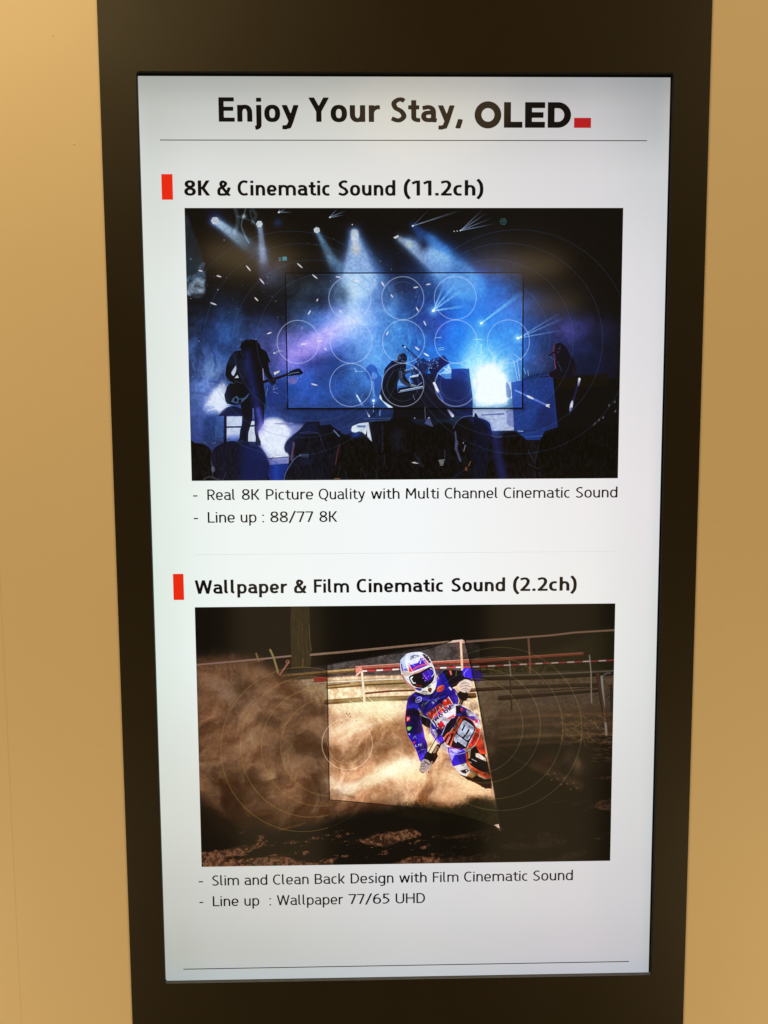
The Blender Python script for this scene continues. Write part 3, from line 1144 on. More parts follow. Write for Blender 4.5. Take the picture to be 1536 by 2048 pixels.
    B(848, 490, 12, 14, (14, 8, 34), .7)
    # left edge shaft and curling smoke
    c.poly([(369, 420), (376, 432), (402, 500), (412, 545), (410, 560), (372, 560)], (54, 78, 100), .62, 4, tex=.5 + .5 * smoke)
    c.poly([(372, 560), (380, 548), (395, 535), (408, 524), (412, 545), (409, 585), (400, 598), (385, 590), (374, 590)], (118, 140, 168), .85, 4, True, tex=wisps)
    c.poly([(378, 575), (395, 555), (408, 560), (410, 586), (396, 596), (376, 588)], (176, 184, 194), .8, 4, True, tex=.3 + .7 * wisps)
    B(556, 445, 9, 9, (26, 50, 112), .7)
    B(430, 425, 16, 10, (16, 18, 56), .7)
    # ---- thin rays
    def ray(x0, y0, x1, y1, a=.7, w0=1.0, w1=3.0, col_=(170, 182, 212)):
        c.line([(x0, y0), (x1, y1)], w0, col_, 1.0, .7, 'screen', taper=w1, fade=(a, .02))
    for a in ((660, 434, 675, 417), (660, 434, 693, 421), (660, 435, 690, 429), (559, 424, 572, 417), (559, 424, 585, 424), (559, 424, 560, 416)):
        ray(*a, .9)
    ray(826, 452, 925, 420, .8, 1.2, 5)
    ray(826, 452, 860, 418, .5)
    for a in ((921, 462, 968, 418), (921, 462, 975, 426), (921, 462, 985, 436), (925, 461, 990, 448)):
        ray(*a, .85, 1, 3.5)
    for a in ((867, 621, 888, 572), (867, 621, 910, 570), (867, 621, 925, 580), (867, 622, 935, 612)):
        ray(*a, .75, 1.5, 7, (120, 176, 230))
    ray(963, 647, 1046, 585, .75, 2, 10, (110, 170, 228))
    for a in ((1037, 677, 1118, 628), (1037, 677, 1135, 634), (1037, 677, 1125, 661)):
        ray(*a, .75, 2, 4, (130, 150, 220))
    # lattice of light at the top left
    for P, wd, a in ((((487, 432), (483, 450), (490, 470), (498, 485)), 2.2, .55), (((492, 415), (488, 430)), 2, .6), (((500, 420), (505, 440), (515, 455)), 2, .4),
                     (((470, 415), (476, 440), (470, 465)), 8, .28), (((505, 418), (512, 430), (505, 445)), 7, .25), (((475, 432), (500, 440), (520, 450)), 3, .25)):
        c.line(P, wd, (140, 190, 210), a, 2, 'screen', curve=True)
    B(488, 432, 5, 4, (186, 200, 200), .85)
    # lamp heads
    def hexa(x, y, r, col_=(196, 198, 196), rot=0):
        c.poly([(x + r * math.cos(math.radians(rot + 60 * k)), y + r * math.sin(math.radians(rot + 60 * k))) for k in range(6)], col_, 1, .6)
    B(430, 441, 13, 11, (40, 34, 120), .7, mode='screen')
    hexa(430, 440.5, 8)
    hexa(519, 447.5, 7)
    hexa(634, 460, 6.5, rot=20)
    c.poly([(787, 475), (797, 470), (798, 474), (791, 478)], (214, 214, 200), 1, .6)
    for x, y, r in ((660, 434.5, 1.4), (826, 452, 2), (909, 463, 1.1), (915, 462.5, 1.1), (921, 461.5, 1.3), (558, 424, 2), (705, 449, 1.2)):
        c.oval(x, y, r, r, (214, 216, 214), .95, blur=.5)
    for x, y, r in ((867, 622, 3), (963, 647, 2.6), (1036, 677, 2.8)):
        B(x, y, r * 3, r * 3, (110, 170, 255), .55, mode='screen')
        c.oval(x, y, r, r * .9, (244, 250, 255), 1, blur=.7)
    for i in range(5):
        for j in range(5):
            if abs(i - 2) + abs(j - 2) < 4:
                c.oval(1001.5 + 2.8 * i, 438 + 2.9 * j, .85, .85, (86, 150, 150), .8, blur=.3)
    c.poly([(565, 513), (574, 513), (574, 521), (565, 521)], (70, 168, 176), .8, .8)
    c.poly([(558, 514), (562, 514), (562, 522), (558, 522)], (60, 140, 150), .7, .8)
    # ---- glow behind the stage at the right and floor light
    B(978, 775, 60, 66, (130, 186, 255), .85, mode='screen')
    B(955, 700, 20, 50, (90, 150, 250), .5, mode='screen')
    B(945, 740, 22, 40, (160, 205, 255), .5, mode='screen')
    c.poly([(958, 740), (975, 730), (995, 734), (1008, 755), (1013, 790), (1012, 806), (990, 813), (960, 812), (950, 800), (950, 765)], (250, 254, 255), 1, 9, True, rough=(n3 - .5) * 22)
    B(972, 722, 26, 22, (190, 222, 255), .8, mode='screen', tex=wisps)
    B(1004, 740, 18, 26, (176, 214, 255), .7, mode='screen', tex=wisps)
    c.local(950, 670, 5.12)
    c.poly([(-20, 745), (390, 745), (400, 980), (120, 985), (-30, 900)], (182, 184, 208), 1, 8)
    c.poly([(65, 815), (300, 800), (300, 820), (65, 828)], (96, 92, 140), .8, 3)
    c.poly([(320, 780), (400, 760), (400, 930), (360, 935), (325, 900), (330, 840)], (126, 124, 176), .8, 5, True)
    c.poly([(318, 490), (370, 478), (380, 650), (325, 650)], (176, 186, 214), .9, 3)
    c.poly([(318, 500), (340, 500), (365, 560), (365, 640), (325, 630)], (58, 66, 120), .8, 4, True)
    for a in ((395, 265, 440, 470), (430, 250, 460, 470), (480, 300, 520, 400), (540, 365, 548, 420), (400, 200, 480, 260), (350, 480, 360, 560)):
        c.line([a[:2], a[2:]], 5, (176, 206, 250), .75, 2)
    for a in ((0, 45, 70, 48), (0, 205, 55, 207), (0, 330, 45, 332), (0, 350, 40, 352), (35, 250, 20, 460), (65, 100, 60, 330)):
        c.line([a[:2], a[2:]], 7, (186, 216, 255), .7, 3)
    # cabinets at the right
    dark = (12, 10, 12)
    c.poly([(800, 430), (1110, 420), (1600, 470), (1600, 1600), (830, 1600), (840, 940)], dark, 1, 10)
    c.poly([(820, 440), (1100, 425), (1360, 390), (1370, 520), (1100, 545), (830, 560)], (30, 20, 8), .7, 18)  # brown band: glass reflection painted across the cabinets
    c.poly([(370, 490), (500, 466), (790, 430), (800, 460), (845, 945), (720, 985), (405, 985)], (34, 48, 132), 1, 3)
    c.poly([(380, 500), (640, 455), (640, 980), (405, 980)], (36, 60, 152), .35, 40)
    c.poly([(800, 600), (845, 945), (560, 985), (700, 700)], (24, 24, 86), .55, 50)
    c.line([(500, 462), (640, 435), (790, 425)], 8, (12, 14, 44), .9, 2)
    c.poly([(500, 440), (620, 405), (760, 385), (770, 420), (500, 462)], (28, 42, 112), .9, 4)
    for k in range(14):
        c.line([(520 + 18 * k, 440 - 3 * k), (522 + 18 * k, 412 - 2.3 * k)], 5, (14, 20, 66), .9, 2)
    c.line([(400, 985), (840, 985)], 6, (14, 18, 60), .9, 3)
    c.poly([(400, 985), (720, 985), (660, 1080), (530, 1080)], (32, 50, 140), .9, 6)
    c.line([(520, 1045), (690, 1035)], 12, (60, 90, 180), .6, 4)
    # singer
    S_ = [(812, 140), (820, 105), (845, 88), (875, 88), (915, 112), (945, 150), (970, 205), (1005, 245), (1025, 300), (1032, 350), (1020, 400), (990, 440),
          (800, 440), (762, 420), (765, 385), (830, 352), (818, 290), (826, 235), (812, 190)]
    c.poly([(x - 9, y) for x, y in S_], (160, 34, 96), .55, 8, True)
    c.poly(S_, (17, 12, 30), 1, 4, True)
    c.line([(818, 110), (808, 170), (822, 205)], 7, (176, 40, 90), .55, 4)
    c.line([(818, 270), (824, 345)], 7, (190, 60, 130), .6, 4)
    c.line([(1015, 330), (1005, 400)], 8, (110, 24, 66), .6, 5)
    c.speck(16, (828, 878, 118, 185), 3, 9, [(96, 84, 140), (60, 40, 90)], 5, (.3, .8))
    c.line([(757, 217), (800, 185), (830, 190)], 12, (10, 8, 24), 1, 2)
    c.line([(757, 222), (820, 262)], 4, (120, 130, 200), .7, 2)
    c.line([(845, 275), (888, 372)], 4, (140, 140, 200), .7, 2, dash=(8, .6, 0))
    # ---- light sticks
    def stick(x0, y0, x1, y1, w0, w1, u=.5, mode='screen'):
        c.line([(x0, y0), (x1, y1)], w0, (96, 96, 190), .75, 6, mode, taper=w1)
        xm, ym = x0 + (x1 - x0) * u, y0 + (y1 - y0) * u
        L = math.hypot(x1 - x0, y1 - y0)
        c.oval(xm, ym, L * .11, w0 * .8, (224, 218, 240), .95, math.degrees(math.atan2(y1 - y0, x1 - x0)), 5)
    stick(415, 570, 740, 725, 15, 24, .46)
    c.poly([(728, 712), (768, 712), (755, 730), (768, 748), (725, 735)], (236, 232, 226), 1, 3)
    c.line([(1066, 470), (1000, 690)], 24, (44, 30, 84), .9, 6, taper=20)
    c.line([(1068, 455), (1058, 520)], 26, (222, 212, 226), 1, 5, taper=18, fade=(1, .35))
    c.oval(985, 730, 15, 56, (226, 222, 236), .95, 12, 8)
    c.line([(985, 760), (950, 850)], 26, (60, 44, 120), .8, 12, taper=14, fade=(.9, 0))
    for x, y in ((1435, 785), (1370, 725), (1310, 850), (1268, 875), (1285, 1105), (1430, 690)):
        c.oval(x, y, 9, 14, (150, 138, 140), .6, 30, 5)
    c.line([(1230, 900), (1195, 960), (1200, 1020)], 9, (150, 128, 124), .6, 4, curve=True)
    c.line([(1250, 890), (1215, 940)], 8, (110, 96, 100), .5, 4)
    # ---- stage middle: dark gear, keyboards, player
    c.local(660, 670, 5.12)
    navy = (16, 15, 44)
    for k in range(9):
        c.line([(230 + 40 * k, -40), (330 + 24 * k, 330)], 26, (120, 160, 226), .10, 18, 'screen')
    c.poly([(370, 345), (415, 300), (465, 320), (500, 390), (535, 460), (530, 560), (500, 640), (440, 560), (425, 470), (380, 440)], (34, 56, 138), .8, 10, True)
    c.poly([(440, 380), (480, 400), (485, 440), (440, 460), (425, 430)], (92, 130, 206), .6, 8, True)
    c.line([(440, 480), (450, 620)], 22, (120, 160, 226), .55, 8)
    c.line([(260, 370), (335, 375)], 6, (150, 180, 230), .7, 3)
    c.line([(255, 340), (275, 385)], 6, (150, 180, 230), .7, 3)
    c.poly([(1160, 380), (1215, 310), (1245, 350), (1243, 450), (1110, 400)], (140, 174, 226), .9, 3)
    c.poly([(1130, 395), (1180, 400), (1245, 395), (1245, 450), (1175, 450)], (58, 88, 170), .9, 3)
    c.line([(1165, 340), (1235, 385)], 7, (200, 214, 240), .9, 2)
    c.line([(1215, 312), (1240, 380)], 7, (200, 214, 240), .9, 2)
    c.poly([(1245, 352), (1330, 345), (1425, 348), (1432, 420), (1462, 640), (1462, 830), (1240, 830), (1180, 745), (1080, 520), (1110, 400), (1180, 450), (1245, 450)], (20, 22, 78), 1, 3)
    c.poly([(1245, 352), (1425, 348), (1435, 480), (1330, 470), (1245, 450)], (28, 36, 112), .6, 20)
    c.poly([(820, 430), (990, 395), (1100, 400), (1090, 480), (1150, 600), (1215, 745), (1225, 860), (640, 860), (700, 590), (960, 545), (870, 520)], navy, 1, 4)
    c.poly([(960, 470), (1060, 440), (1230, 860), (960, 860)], (18, 14, 34), .9, 10)
    c.poly([(1010, 350), (1165, 205), (1225, 283), (1110, 385), (1050, 430)], (17, 15, 52), 1, 3)
    c.poly([(968, 275), (1080, 240), (1160, 208), (1085, 290), (1005, 345), (960, 330)], (26, 34, 86), 1, 4)
    c.speck(70, (970, 1110, 240, 345), 2, 6, [(150, 176, 224), (20, 20, 60), (196, 210, 240)], 4, (.4, .9))
    c.poly([(840, 330), (900, 275), (960, 240), (1000, 300), (990, 400), (850, 415)], (20, 24, 66), .95, 6, True)
    r = np.random.default_rng(8)
    for _ in range(34):
        a = (830 + 170 * r.random(), 250 + 150 * r.random())
        b2 = (a[0] + 60 * (r.random() - .5), a[1] + 60 * (r.random() - .5))
        c3 = (b2[0] + 60 * (r.random() - .5), b2[1] + 60 * (r.random() - .5))
        c.line([a, b2, c3], 5, [(124, 150, 206), (12, 12, 36), (60, 80, 150)][r.integers(3)], .8, 1.5, curve=True)
    c.poly([(815, 425), (910, 400), (905, 425), (820, 440)], (196, 206, 230), .8, 2)
    c.line([(880, 245), (930, 275), (985, 290), (1090, 235)], 7, (40, 54, 120), .9, 2, curve=True)
    c.line([(748, 112), (790, 138), (912, 250)], 9, (12, 14, 34), 1, 1.5, taper=13)
    c.line([(795, 145), (820, 190), (900, 250)], 6, (20, 26, 60), .9, 1.5, curve=True)
    c.oval(752, 113, 16, 12, (10, 12, 30), 1, 30, 1.5)
    c.oval(768, 124, 12, 6, (216, 222, 230), .95, 38, 2)
    # player
    c.poly([(514, 610), (640, 738), (655, 760), (600, 746), (530, 670), (505, 640)], (176, 190, 226), .95, 4)
    c.poly([(690, 262), (640, 262), (600, 300), (560, 352), (548, 430), (536, 520), (515, 600), (540, 670), (600, 710), (655, 745), (640, 860), (960, 860),
            (955, 560), (700, 590), (688, 540), (692, 490), (712, 440), (728, 408), (745, 470), (790, 520), (850, 535), (885, 524), (860, 500), (800, 470), (770, 420), (782, 330), (780, 285)],
           (13, 13, 20), 1, 3)
    c.poly([(716, 452), (745, 495), (792, 516), (694, 520), (700, 485)], (96, 128, 196), .95, 3)
    c.oval(740, 238, 53, 54, (13, 14, 22), 1, 0, 3)
    c.line([(690, 262), (690, 230), (705, 202), (740, 188)], 9, (124, 134, 166), .7, 6, curve=True)
    c.oval(712, 232, 16, 26, (74, 78, 96), .6, 0, 9)
    c.line([(735, 262), (770, 275)], 12, (112, 116, 140), .5, 5)
    c.line([(722, 385), (740, 470), (800, 510), (870, 528)], 46, (44, 46, 62), .95, 6, taper=26, curve=True)
    c.line([(732, 380), (735, 430)], 18, (84, 84, 104), .5, 8)
    c.line([(760, 395), (850, 365)], 26, (38, 40, 58), .95, 5, taper=16)
    c.line([(765, 365), (860, 335)], 7, (150, 160, 196), .7, 3)
    c.poly([(700, 545), (960, 505), (965, 860), (680, 860)], (14, 13, 26), 1, 4)
    c.line([(722, 572), (952, 527)], 8, (166, 176, 220), .95, 2)
    c.line([(704, 587), (955, 541)], 7, (118, 128, 190), .95, 2)
    c.line([(830, 520), (880, 535), (940, 490)], 12, (120, 140, 186), .6, 4)
    c.line([(810, 440), (830, 500), (880, 520)], 6, (176, 196, 230), .8, 2, curve=True)
    c.line([(850, 610), (870, 665)], 5, (140, 140, 170), .6, 2)
    # flares in the gear
    c.local(660, 670, 5.12)
    c.line([(1070, 500), (1210, 745)], 30, (62, 60, 160), .75, 12, taper=40, fade=(1, .1))
    c.line([(1068, 495), (1108, 580)], 24, (240, 232, 244), 1, 6, taper=22)
    c.line([(1108, 580), (1160, 680)], 18, (70, 80, 200), .6, 6)
    c.line([(1212, 768), (1256, 828)], 22, (226, 216, 236), 1, 4, taper=30, fade=(.5, 1))
    c.line([(278, 620), (312, 680)], 13, (244, 240, 250), 1, 5)
    c.line([(265, 600), (330, 720)], 18, (120, 140, 220), .4, 8)
    c.line([(380, 790), (403, 832)], 12, (226, 214, 230), .95, 4, taper=18, fade=(.3, 1))
    c.line([(320, 690), (385, 800)], 12, (90, 110, 190), .4, 6)
    for x, y, L, A in ((895, 142, 50, 38), (988, 203, 66, 32)):
        c.oval(x, y, L / 2, 7, (232, 236, 250), .95, A, 4)
    # stand drums between (right of amp)
    for a in ((1085, 30, 1140, 25), (1110, 140, 1165, 130), (1115, 158, 1170, 148), (1480, 205, 1536, 207), (1470, 325, 1530, 327), (1470, 345, 1530, 350)):
        c.line([a[:2], a[2:]], 6, (150, 200, 250), .75, 2)
    c.line([(1520, 250), (1500, 430)], 16, (170, 210, 255), .7, 6)
    c.line([(1460, 400), (1540, 520)], 10, (200, 226, 255), .8, 4)
    c.line([(448, 700), (446, 800)], 10, (210, 220, 240), .8, 4, dash=(4, .6, 0))
    B(448, 672, 30, 30, (70, 100, 255), .8, mode='screen')
    c.oval(448, 672, 13, 12, (240, 246, 255), 1, 0, 5)
    c.poly([(480, 760), (610, 770), (600, 800), (560, 830), (470, 840)], (30, 42, 110), .8, 4)
    c.line([(515, 770), (510, 825)], 14, (150, 190, 220), .6, 5)
    c.line([(460, 760), (440, 830)], 9, (16, 20, 60), .9, 3)
    c.line([(480, 765), (500, 830)], 9, (16, 20, 60), .9, 3)
    c.line([(350, 858), (620, 850)], 6, (96, 120, 200), .6, 3)

    # ---- screen outline floating in the picture (lit inside, thin black edge)
    c.local(0, 0, 1)
    quad = [(571, 546), (1047, 546), (1045, 817), (576, 817)]
    sd = c.poly_sd(quad, (slice(None), slice(None)))
    ins = np.clip(.5 - sd / .8, 0, 1)[..., None]
    lit = np.clip(c.im, 0, 1)
    lit = np.clip(1 - (1 - lit) ** 1.22, 0, 1)
    dim = np.clip(c.im, 0, 1) * np.array([.92, .92, .95])
    dim = np.minimum(dim, .80)
    c.im[:] = lit * ins + dim * (1 - ins)
    # soft black shadow outside, below and right
    sh = np.exp(-np.clip(sd - .5, 0, 99) / 3.0) * (sd > -.3) * np.clip((c.Y - 800) / 16, 0.0, 1)
    c.im *= (1 - .55 * sh)[..., None]
    for a, b2, wd in ((0, 1, 2.4), (1, 2, 3.0), (2, 3, 3.0), (3, 0, 2.4)):
        c.line([quad[a], quad[b2]], wd, (2, 2, 6), .95, .4)

    # ---- stage front at the left: guitarist
    c.local(360, 670, 5.12)
    c.poly([(460, 500), (400, 520), (330, 610), (275, 680), (255, 745), (330, 805), (440, 775), (520, 690), (470, 600)], (198, 196, 208), .95, 44, True, rough=(n3 - .5) * 20)
    c.poly([(250, 730), (330, 720), (350, 745), (260, 775)], (120, 126, 190), .8, 8, True)
    c.poly([(290, 780), (370, 760), (380, 800), (300, 830)], (90, 98, 170), .7, 8, True)
    c.oval(250, 900, 90, 90, (66, 78, 160), .5, 0, 60)
    c.poly([(260, 840), (400, 800), (440, 900), (430, 1060), (260, 1080), (240, 960)], (28, 44, 104), .7, 40, True)
    for k in range(26):
        xx = 370 + 3 * k
        c.line([(xx, 820 + 4 * (k % 7)), (xx - 10, 1080 - 9 * (k % 5))], 3, (96, 130, 196), .35, 2)
    # floor light
    c.poly([(870, 870), (960, 850), (1040, 868), (1105, 930), (1140, 960), (1140, 1020), (1100, 1070), (1080, 1140), (1105, 1200), (1125, 1255), (905, 1265),
            (865, 1200), (820, 1120), (800, 1010), (835, 950)], (200, 196, 206), 1, 26, True)
    c.oval(1000, 1060, 190, 190, (130, 120, 214), .45, 0, 120, mode='screen')
    c.oval(380, 660, 130, 130, (150, 140, 206), .4, 0, 100, mode='screen', rough=(n3 - .5) * 40)
    c.poly([(960, 905), (1080, 893), (1160, 900), (1130, 915), (1000, 915)], (120, 110, 160), .8, 5, True)
    c.poly([(1120, 930), (1250, 915), (1240, 960), (1180, 1010), (1130, 1020)], (150, 140, 196), .7, 24, True)
    c.poly([(480, 832), (640, 830), (625, 1000), (605, 1050), (480, 1060)], (184, 184, 206), 1, 6)
    c.poly([(480, 1030), (610, 1020), (610, 1090), (480, 1090)], (96, 100, 180), .8, 26)
    c.poly([(720, 880), (770, 880), (790, 1090), (690, 1090)], (190, 188, 204), 1, 6)
    c.poly([(745, 745), (762, 745), (762, 850), (740, 860)], (86, 84, 150), .8, 4)
    # drum kit and second player behind the guitar
    c.poly([(890, 540), (960, 500), (1050, 490), (1095, 560), (1095, 690), (890, 700)], (34, 42, 128), .8, 20, True)
    c.poly([(960, 380), (1020, 362), (1020, 380), (970, 410)], (214, 200, 190), .95, 4)
    c.line([(985, 178), (1010, 160), (1045, 165)], 6, (214, 196, 214), .7, 3)
    c.oval(968, 184, 12, 7, (230, 226, 220), .9, 0, 4)
    for a in ((1130, 360, 1210, 350), (900, 540, 880, 620), (1150, 470, 1180, 500), (950, 560, 1000, 540), (960, 580, 1010, 600), (965, 520, 960, 560)):
        c.line([a[:2], a[2:]], 4, (176, 176, 214), .7, 2)
    c.speck(22, (1120, 1270, 350, 470), 2, 5, [(220, 226, 250), (190, 160, 220)], 9, (.5, 1))
    c.poly([(1120, 440), (1190, 440), (1200, 480), (1150, 500), (1110, 480)], (150, 100, 160), .55, 12, True)
    c.poly([(1120, 520), (1200, 530), (1190, 600), (1110, 620)], (26, 60, 150), .6, 14, True)
    # table
    c.poly([(398, 826), (430, 775), (480, 738), (560, 722), (640, 760), (645, 826)], (17, 15, 48), 1, 4)
    c.line([(420, 800), (500, 725)], 6, (150, 160, 210), .5, 3)
    c.line([(466, 826), (466, 1095)], 27, (14, 12, 34), 1, 3)
    c.line([(470, 940), (640, 938)], 16, (14, 14, 40), 1, 3)
    c.line([(700, 932), (775, 925)], 16, (14, 14, 40), 1, 3)
    c.speck(40, (220, 440, 1050, 1130), 3, 8, [(20, 24, 60), (96, 116, 180), (14, 14, 40)], 3, (.5, 1))
    body = [(600, 158), (560, 165), (533, 188), (505, 235), (480, 295), (470, 350), (463, 405), (475, 440), (500, 470), (548, 490), (515, 492), (482, 530), (470, 575), (455, 610),
            (466, 670), (485, 700), (530, 712), (580, 716), (622, 700), (640, 820), (640, 900), (618, 970), (610, 1060), (600, 1080), (690, 1125), (720, 1120), (700, 1085), (702, 1000),
            (725, 920), (745, 850), (745, 748), (757, 748), (765, 860), (765, 980), (778, 1050), (775, 1120), (828, 1132), (830, 1090), (808, 1040), (800, 985), (835, 940),
            (862, 900), (868, 820), (880, 720), (875, 620), (860, 520), (855, 430), (845, 345), (870, 400), (900, 450), (925, 500), (950, 510), (978, 495), (982, 455), (950, 428),
            (918, 375), (905, 285), (930, 272), (905, 205), (880, 165), (840, 140)]
    c.poly(body, (13, 11, 22), 1, 3)
    c.poly([(476, 300), (535, 188), (590, 165), (600, 300), (590, 320), (520, 310)], (20, 26, 64), .7, 14)
    for P in (((503, 240), (478, 300), (464, 400), (478, 440)), ((540, 182), (505, 235)), ((905, 205), (930, 270)), ((640, 900), (612, 990), (610, 1050)), ((868, 700), (868, 820), (858, 900)), ((600, 1090), (640, 1075))):
        c.line(P, 5, (110, 124, 190), .5, 4, curve=True)
    c.poly([(600, 240), (700, 260), (690, 420), (640, 470), (600, 400)], (30, 30, 62), .6, 24)
    # light between arm and body
    c.poly([(575, 308), (548, 345), (528, 380), (532, 405), (552, 418), (568, 385), (580, 350)], (172, 176, 200), 1, 3)
    c.poly([(560, 440), (590, 405), (605, 436)], (196, 196, 206), .9, 3)
    c.poly([(846, 340), (856, 340), (862, 420), (868, 470), (852, 460)], (150, 130, 180), .8, 3)
    c.line([(478, 430), (510, 472), (560, 500)], 5, (120, 126, 170), .5, 3)
    c.line([(560, 470), (640, 492)], 14, (60, 60, 90), .5, 6)
    # hair
    hair = [(612, 120), (600, 158), (625, 100), (632, 60), (650, 70), (662, 50), (700, 52), (730, 43), (765, 52), (790, 50), (800, 75), (818, 95), (832, 135), (850, 165), (828, 200), (760, 240), (690, 240), (648, 215), (622, 205), (632, 170)]
    c.poly(hair, (12, 9, 18), 1, 3, True)
    r = np.random.default_rng(5)
    for _ in range(60):
        a = r.random() * 6.28
        x_, y_ = 722 + 96 * math.cos(a), 140 + 92 * math.sin(a)
        c.line([(x_, y_), (x_ + 16 * (r.random() - .3) * math.cos(a) + 6, y_ + 22 * math.sin(a) * r.random())], 4, (12, 9, 18), .9, 1.5)
    c.line([(770, 46), (790, 40)], 4, (160, 160, 200), .7, 2)
    c.line([(635, 140), (625, 180), (650, 215)], 4, (70, 74, 120), .5, 2)
    # guitar
    c.line([(850, 482), (1000, 438), (1112, 398)], 30, (26, 18, 32), 1, 3, taper=24)
    c.poly([(1105, 412), (1122, 378), (1160, 358), (1215, 343), (1250, 365), (1260, 390), (1240, 402), (1180, 412), (1120, 418)], (13, 12, 26), 1, 3, True)
    c.line([(1112, 404), (1150, 390), (1220, 380)], 7, (120, 140, 160), .8, 2.5)
    for k in range(6):
        c.line([(1130 + 20 * k, 368 - 4 * k), (1130 + 20 * k, 356 - 4 * k)], 7, (12, 12, 26), 1, 2)
        c.line([(1140 + 20 * k, 410 - 2 * k), (1142 + 20 * k, 424 - 2 * k)], 6, (12, 12, 26), 1, 2)
    c.poly([(525, 680), (548, 640), (585, 620), (610, 650), (660, 640), (715, 590), (690, 640), (640, 685), (580, 700)], (62, 84, 120), .9, 4)
    c.poly([(560, 650), (575, 640), (590, 665), (572, 685), (556, 672)], (12, 12, 22), 1, 3, True)
    c.poly([(600, 665), (625, 655), (630, 680), (605, 690)], (12, 12, 22), 1, 3, True)
    c.poly([(925, 445), (955, 432), (982, 455), (978, 492), (945, 512), (925, 490)], (22, 18, 36), 1, 4, True)
    # violet flare down the figure
    c.line([(690, 190), (735, 480), (800, 760), (835, 950)], 60, (30, 22, 150), .55, 60, 'screen', taper=84, curve=True)
    c.line([(800, 760), (840, 930)], 40, (90, 70, 190), .55, 30, 'screen')
    c.oval(835, 950, 40, 60, (150, 110, 196), .5, 15, 40)

    # ---- crowd
    c.poly([(905, 1268), (1110, 1248), (1145, 1310), (920, 1335)], (118, 108, 168), 1, 4)
    c.line([(912, 1262), (1060, 1250), (1120, 1246)], 7, (22, 20, 60), 1, 3)
    c.line([(930, 1270), (960, 1246)], 7, (40, 36, 80), .9, 3)
    c.poly([(900, 1330), (1150, 1310), (1110, 1560), (880, 1560)], (18, 30, 120), 1, 6)
    c.line([(985, 1340), (985, 1540)], 60, (30, 44, 170), .6, 40)
    c.poly([(270, 1125), (440, 1110), (440, 1200), (300, 1200)], (44, 48, 110), 1, 8)
    c.poly([(310, 1200), (345, 1180), (345, 1500), (315, 1500)], (50, 44, 70), 1, 8)
    c.oval(342, 1372, 22, 30, (130, 124, 140), .6, 0, 10)
    c.poly([(90, 1110), (160, 1103), (240, 1115), (300, 1150), (325, 1205), (318, 1300), (325, 1600), (90, 1600)], (14, 11, 14), 1, 4, True)
    c.poly([(330, 1290), (328, 1210), (352, 1160), (400, 1122), (480, 1090), (555, 1082), (640, 1105), (720, 1130), (810, 1138), (862, 1190), (905, 1260), (918, 1330), (905, 1420), (880, 1560), (330, 1560), (370, 1400)],
           (20, 16, 42), 1, 4, True)
    c.poly([(640, 1120), (810, 1140), (905, 1260), (918, 1340), (880, 1560), (600, 1560)], (16, 18, 92), .75, 70)
    c.line([(820, 1140), (870, 1200), (912, 1300)], 10, (120, 90, 180), .55, 14, curve=True)
    c.line([(600, 1085), (700, 1095), (730, 1128)], 16, (30, 28, 66), .8, 8, curve=True)
    c.line([(240, 1480), (300, 1450), (380, 1470), (440, 1500)], 16, (70, 66, 72), .8, 8, curve=True)
    c.line([(440, 1480), (478, 1395)], 5, (70, 72, 96), .8, 3)
    up = [(1070, 1150), (1095, 1085), (1160, 1025), (1235, 965), (1295, 900), (1345, 885), (1425, 886), (1438, 925), (1520, 922), (1600, 975), (1680, 1020), (1740, 1070), (1740, 1600), (1150, 1600),
          (1120, 1240), (1085, 1200)]
    c.poly(up, (13, 12, 30), 1, 9, True)
    c.poly([(1085, 1150), (1240, 975), (1300, 905), (1400, 900), (1420, 990), (1200, 1040), (1110, 1210)], (18, 20, 72), .8, 24)
    c.line([(1225, 1000), (1330, 990), (1420, 1010), (1450, 1080)], 5, (60, 60, 110), .7, 3, curve=True)
    for k in range(12):
        c.line([(1240 + 16 * k, 1010), (1234 + 17 * k, 996)], 4, (90, 90, 140), .6, 2)
    c.poly([(1160, 1090), (1180, 1120), (1165, 1200), (1160, 1290), (1130, 1270), (1145, 1180)], (130, 80, 116), .6, 10, True)
    c.line([(1440, 1050), (1470, 1140), (1500, 1210)], 8, (50, 50, 90), .6, 5)
    hd = [(1065, 1500), (1085, 1410), (1130, 1330), (1180, 1262), (1240, 1225), (1300, 1216), (1370, 1228), (1440, 1270), (1500, 1340), (1540, 1420), (1560, 1600), (1050, 1600)]
    c.poly(hd, (12, 12, 34), 1, 9, True)
    c.line([(1068, 1490), (1085, 1410), (1130, 1330), (1180, 1262), (1240, 1225)], 6, (120, 124, 170), .75, 3, curve=True)
    for k in range(16):
        c.line([(1225 + 6 * k, 1240 + 1.0 * k), (1230 + 6 * k, 1214 + 3 * (k % 3))], 4, (140, 140, 180), .5, 3)
    c.oval(1290, 1290, 60, 40, (30, 32, 80), .5, 0, 40)
    c.local(660, 670, 5.12)
    c.poly([(225, 935), (300, 905), (400, 892), (430, 1000), (440, 1100), (380, 1050), (330, 995), (228, 992)], (196, 196, 206), 1, 4)
    c.poly([(275, 925), (370, 925), (360, 948), (280, 945)], (70, 90, 160), .9, 3)
    c.poly([(365, 1030), (380, 970), (385, 1040)], (14, 14, 30), 1, 3)
    c.poly([(-20, 920), (0, 912), (55, 955), (105, 985), (128, 1020), (118, 1060), (85, 1030), (40, 985), (110, 1070), (140, 1130), (-20, 1250)], (10, 10, 24), 1, 4)
    c.line([(40, 975), (95, 1035)], 12, (120, 128, 180), .8, 5)
    # mid-front silhouettes
    blk = (8, 7, 11)
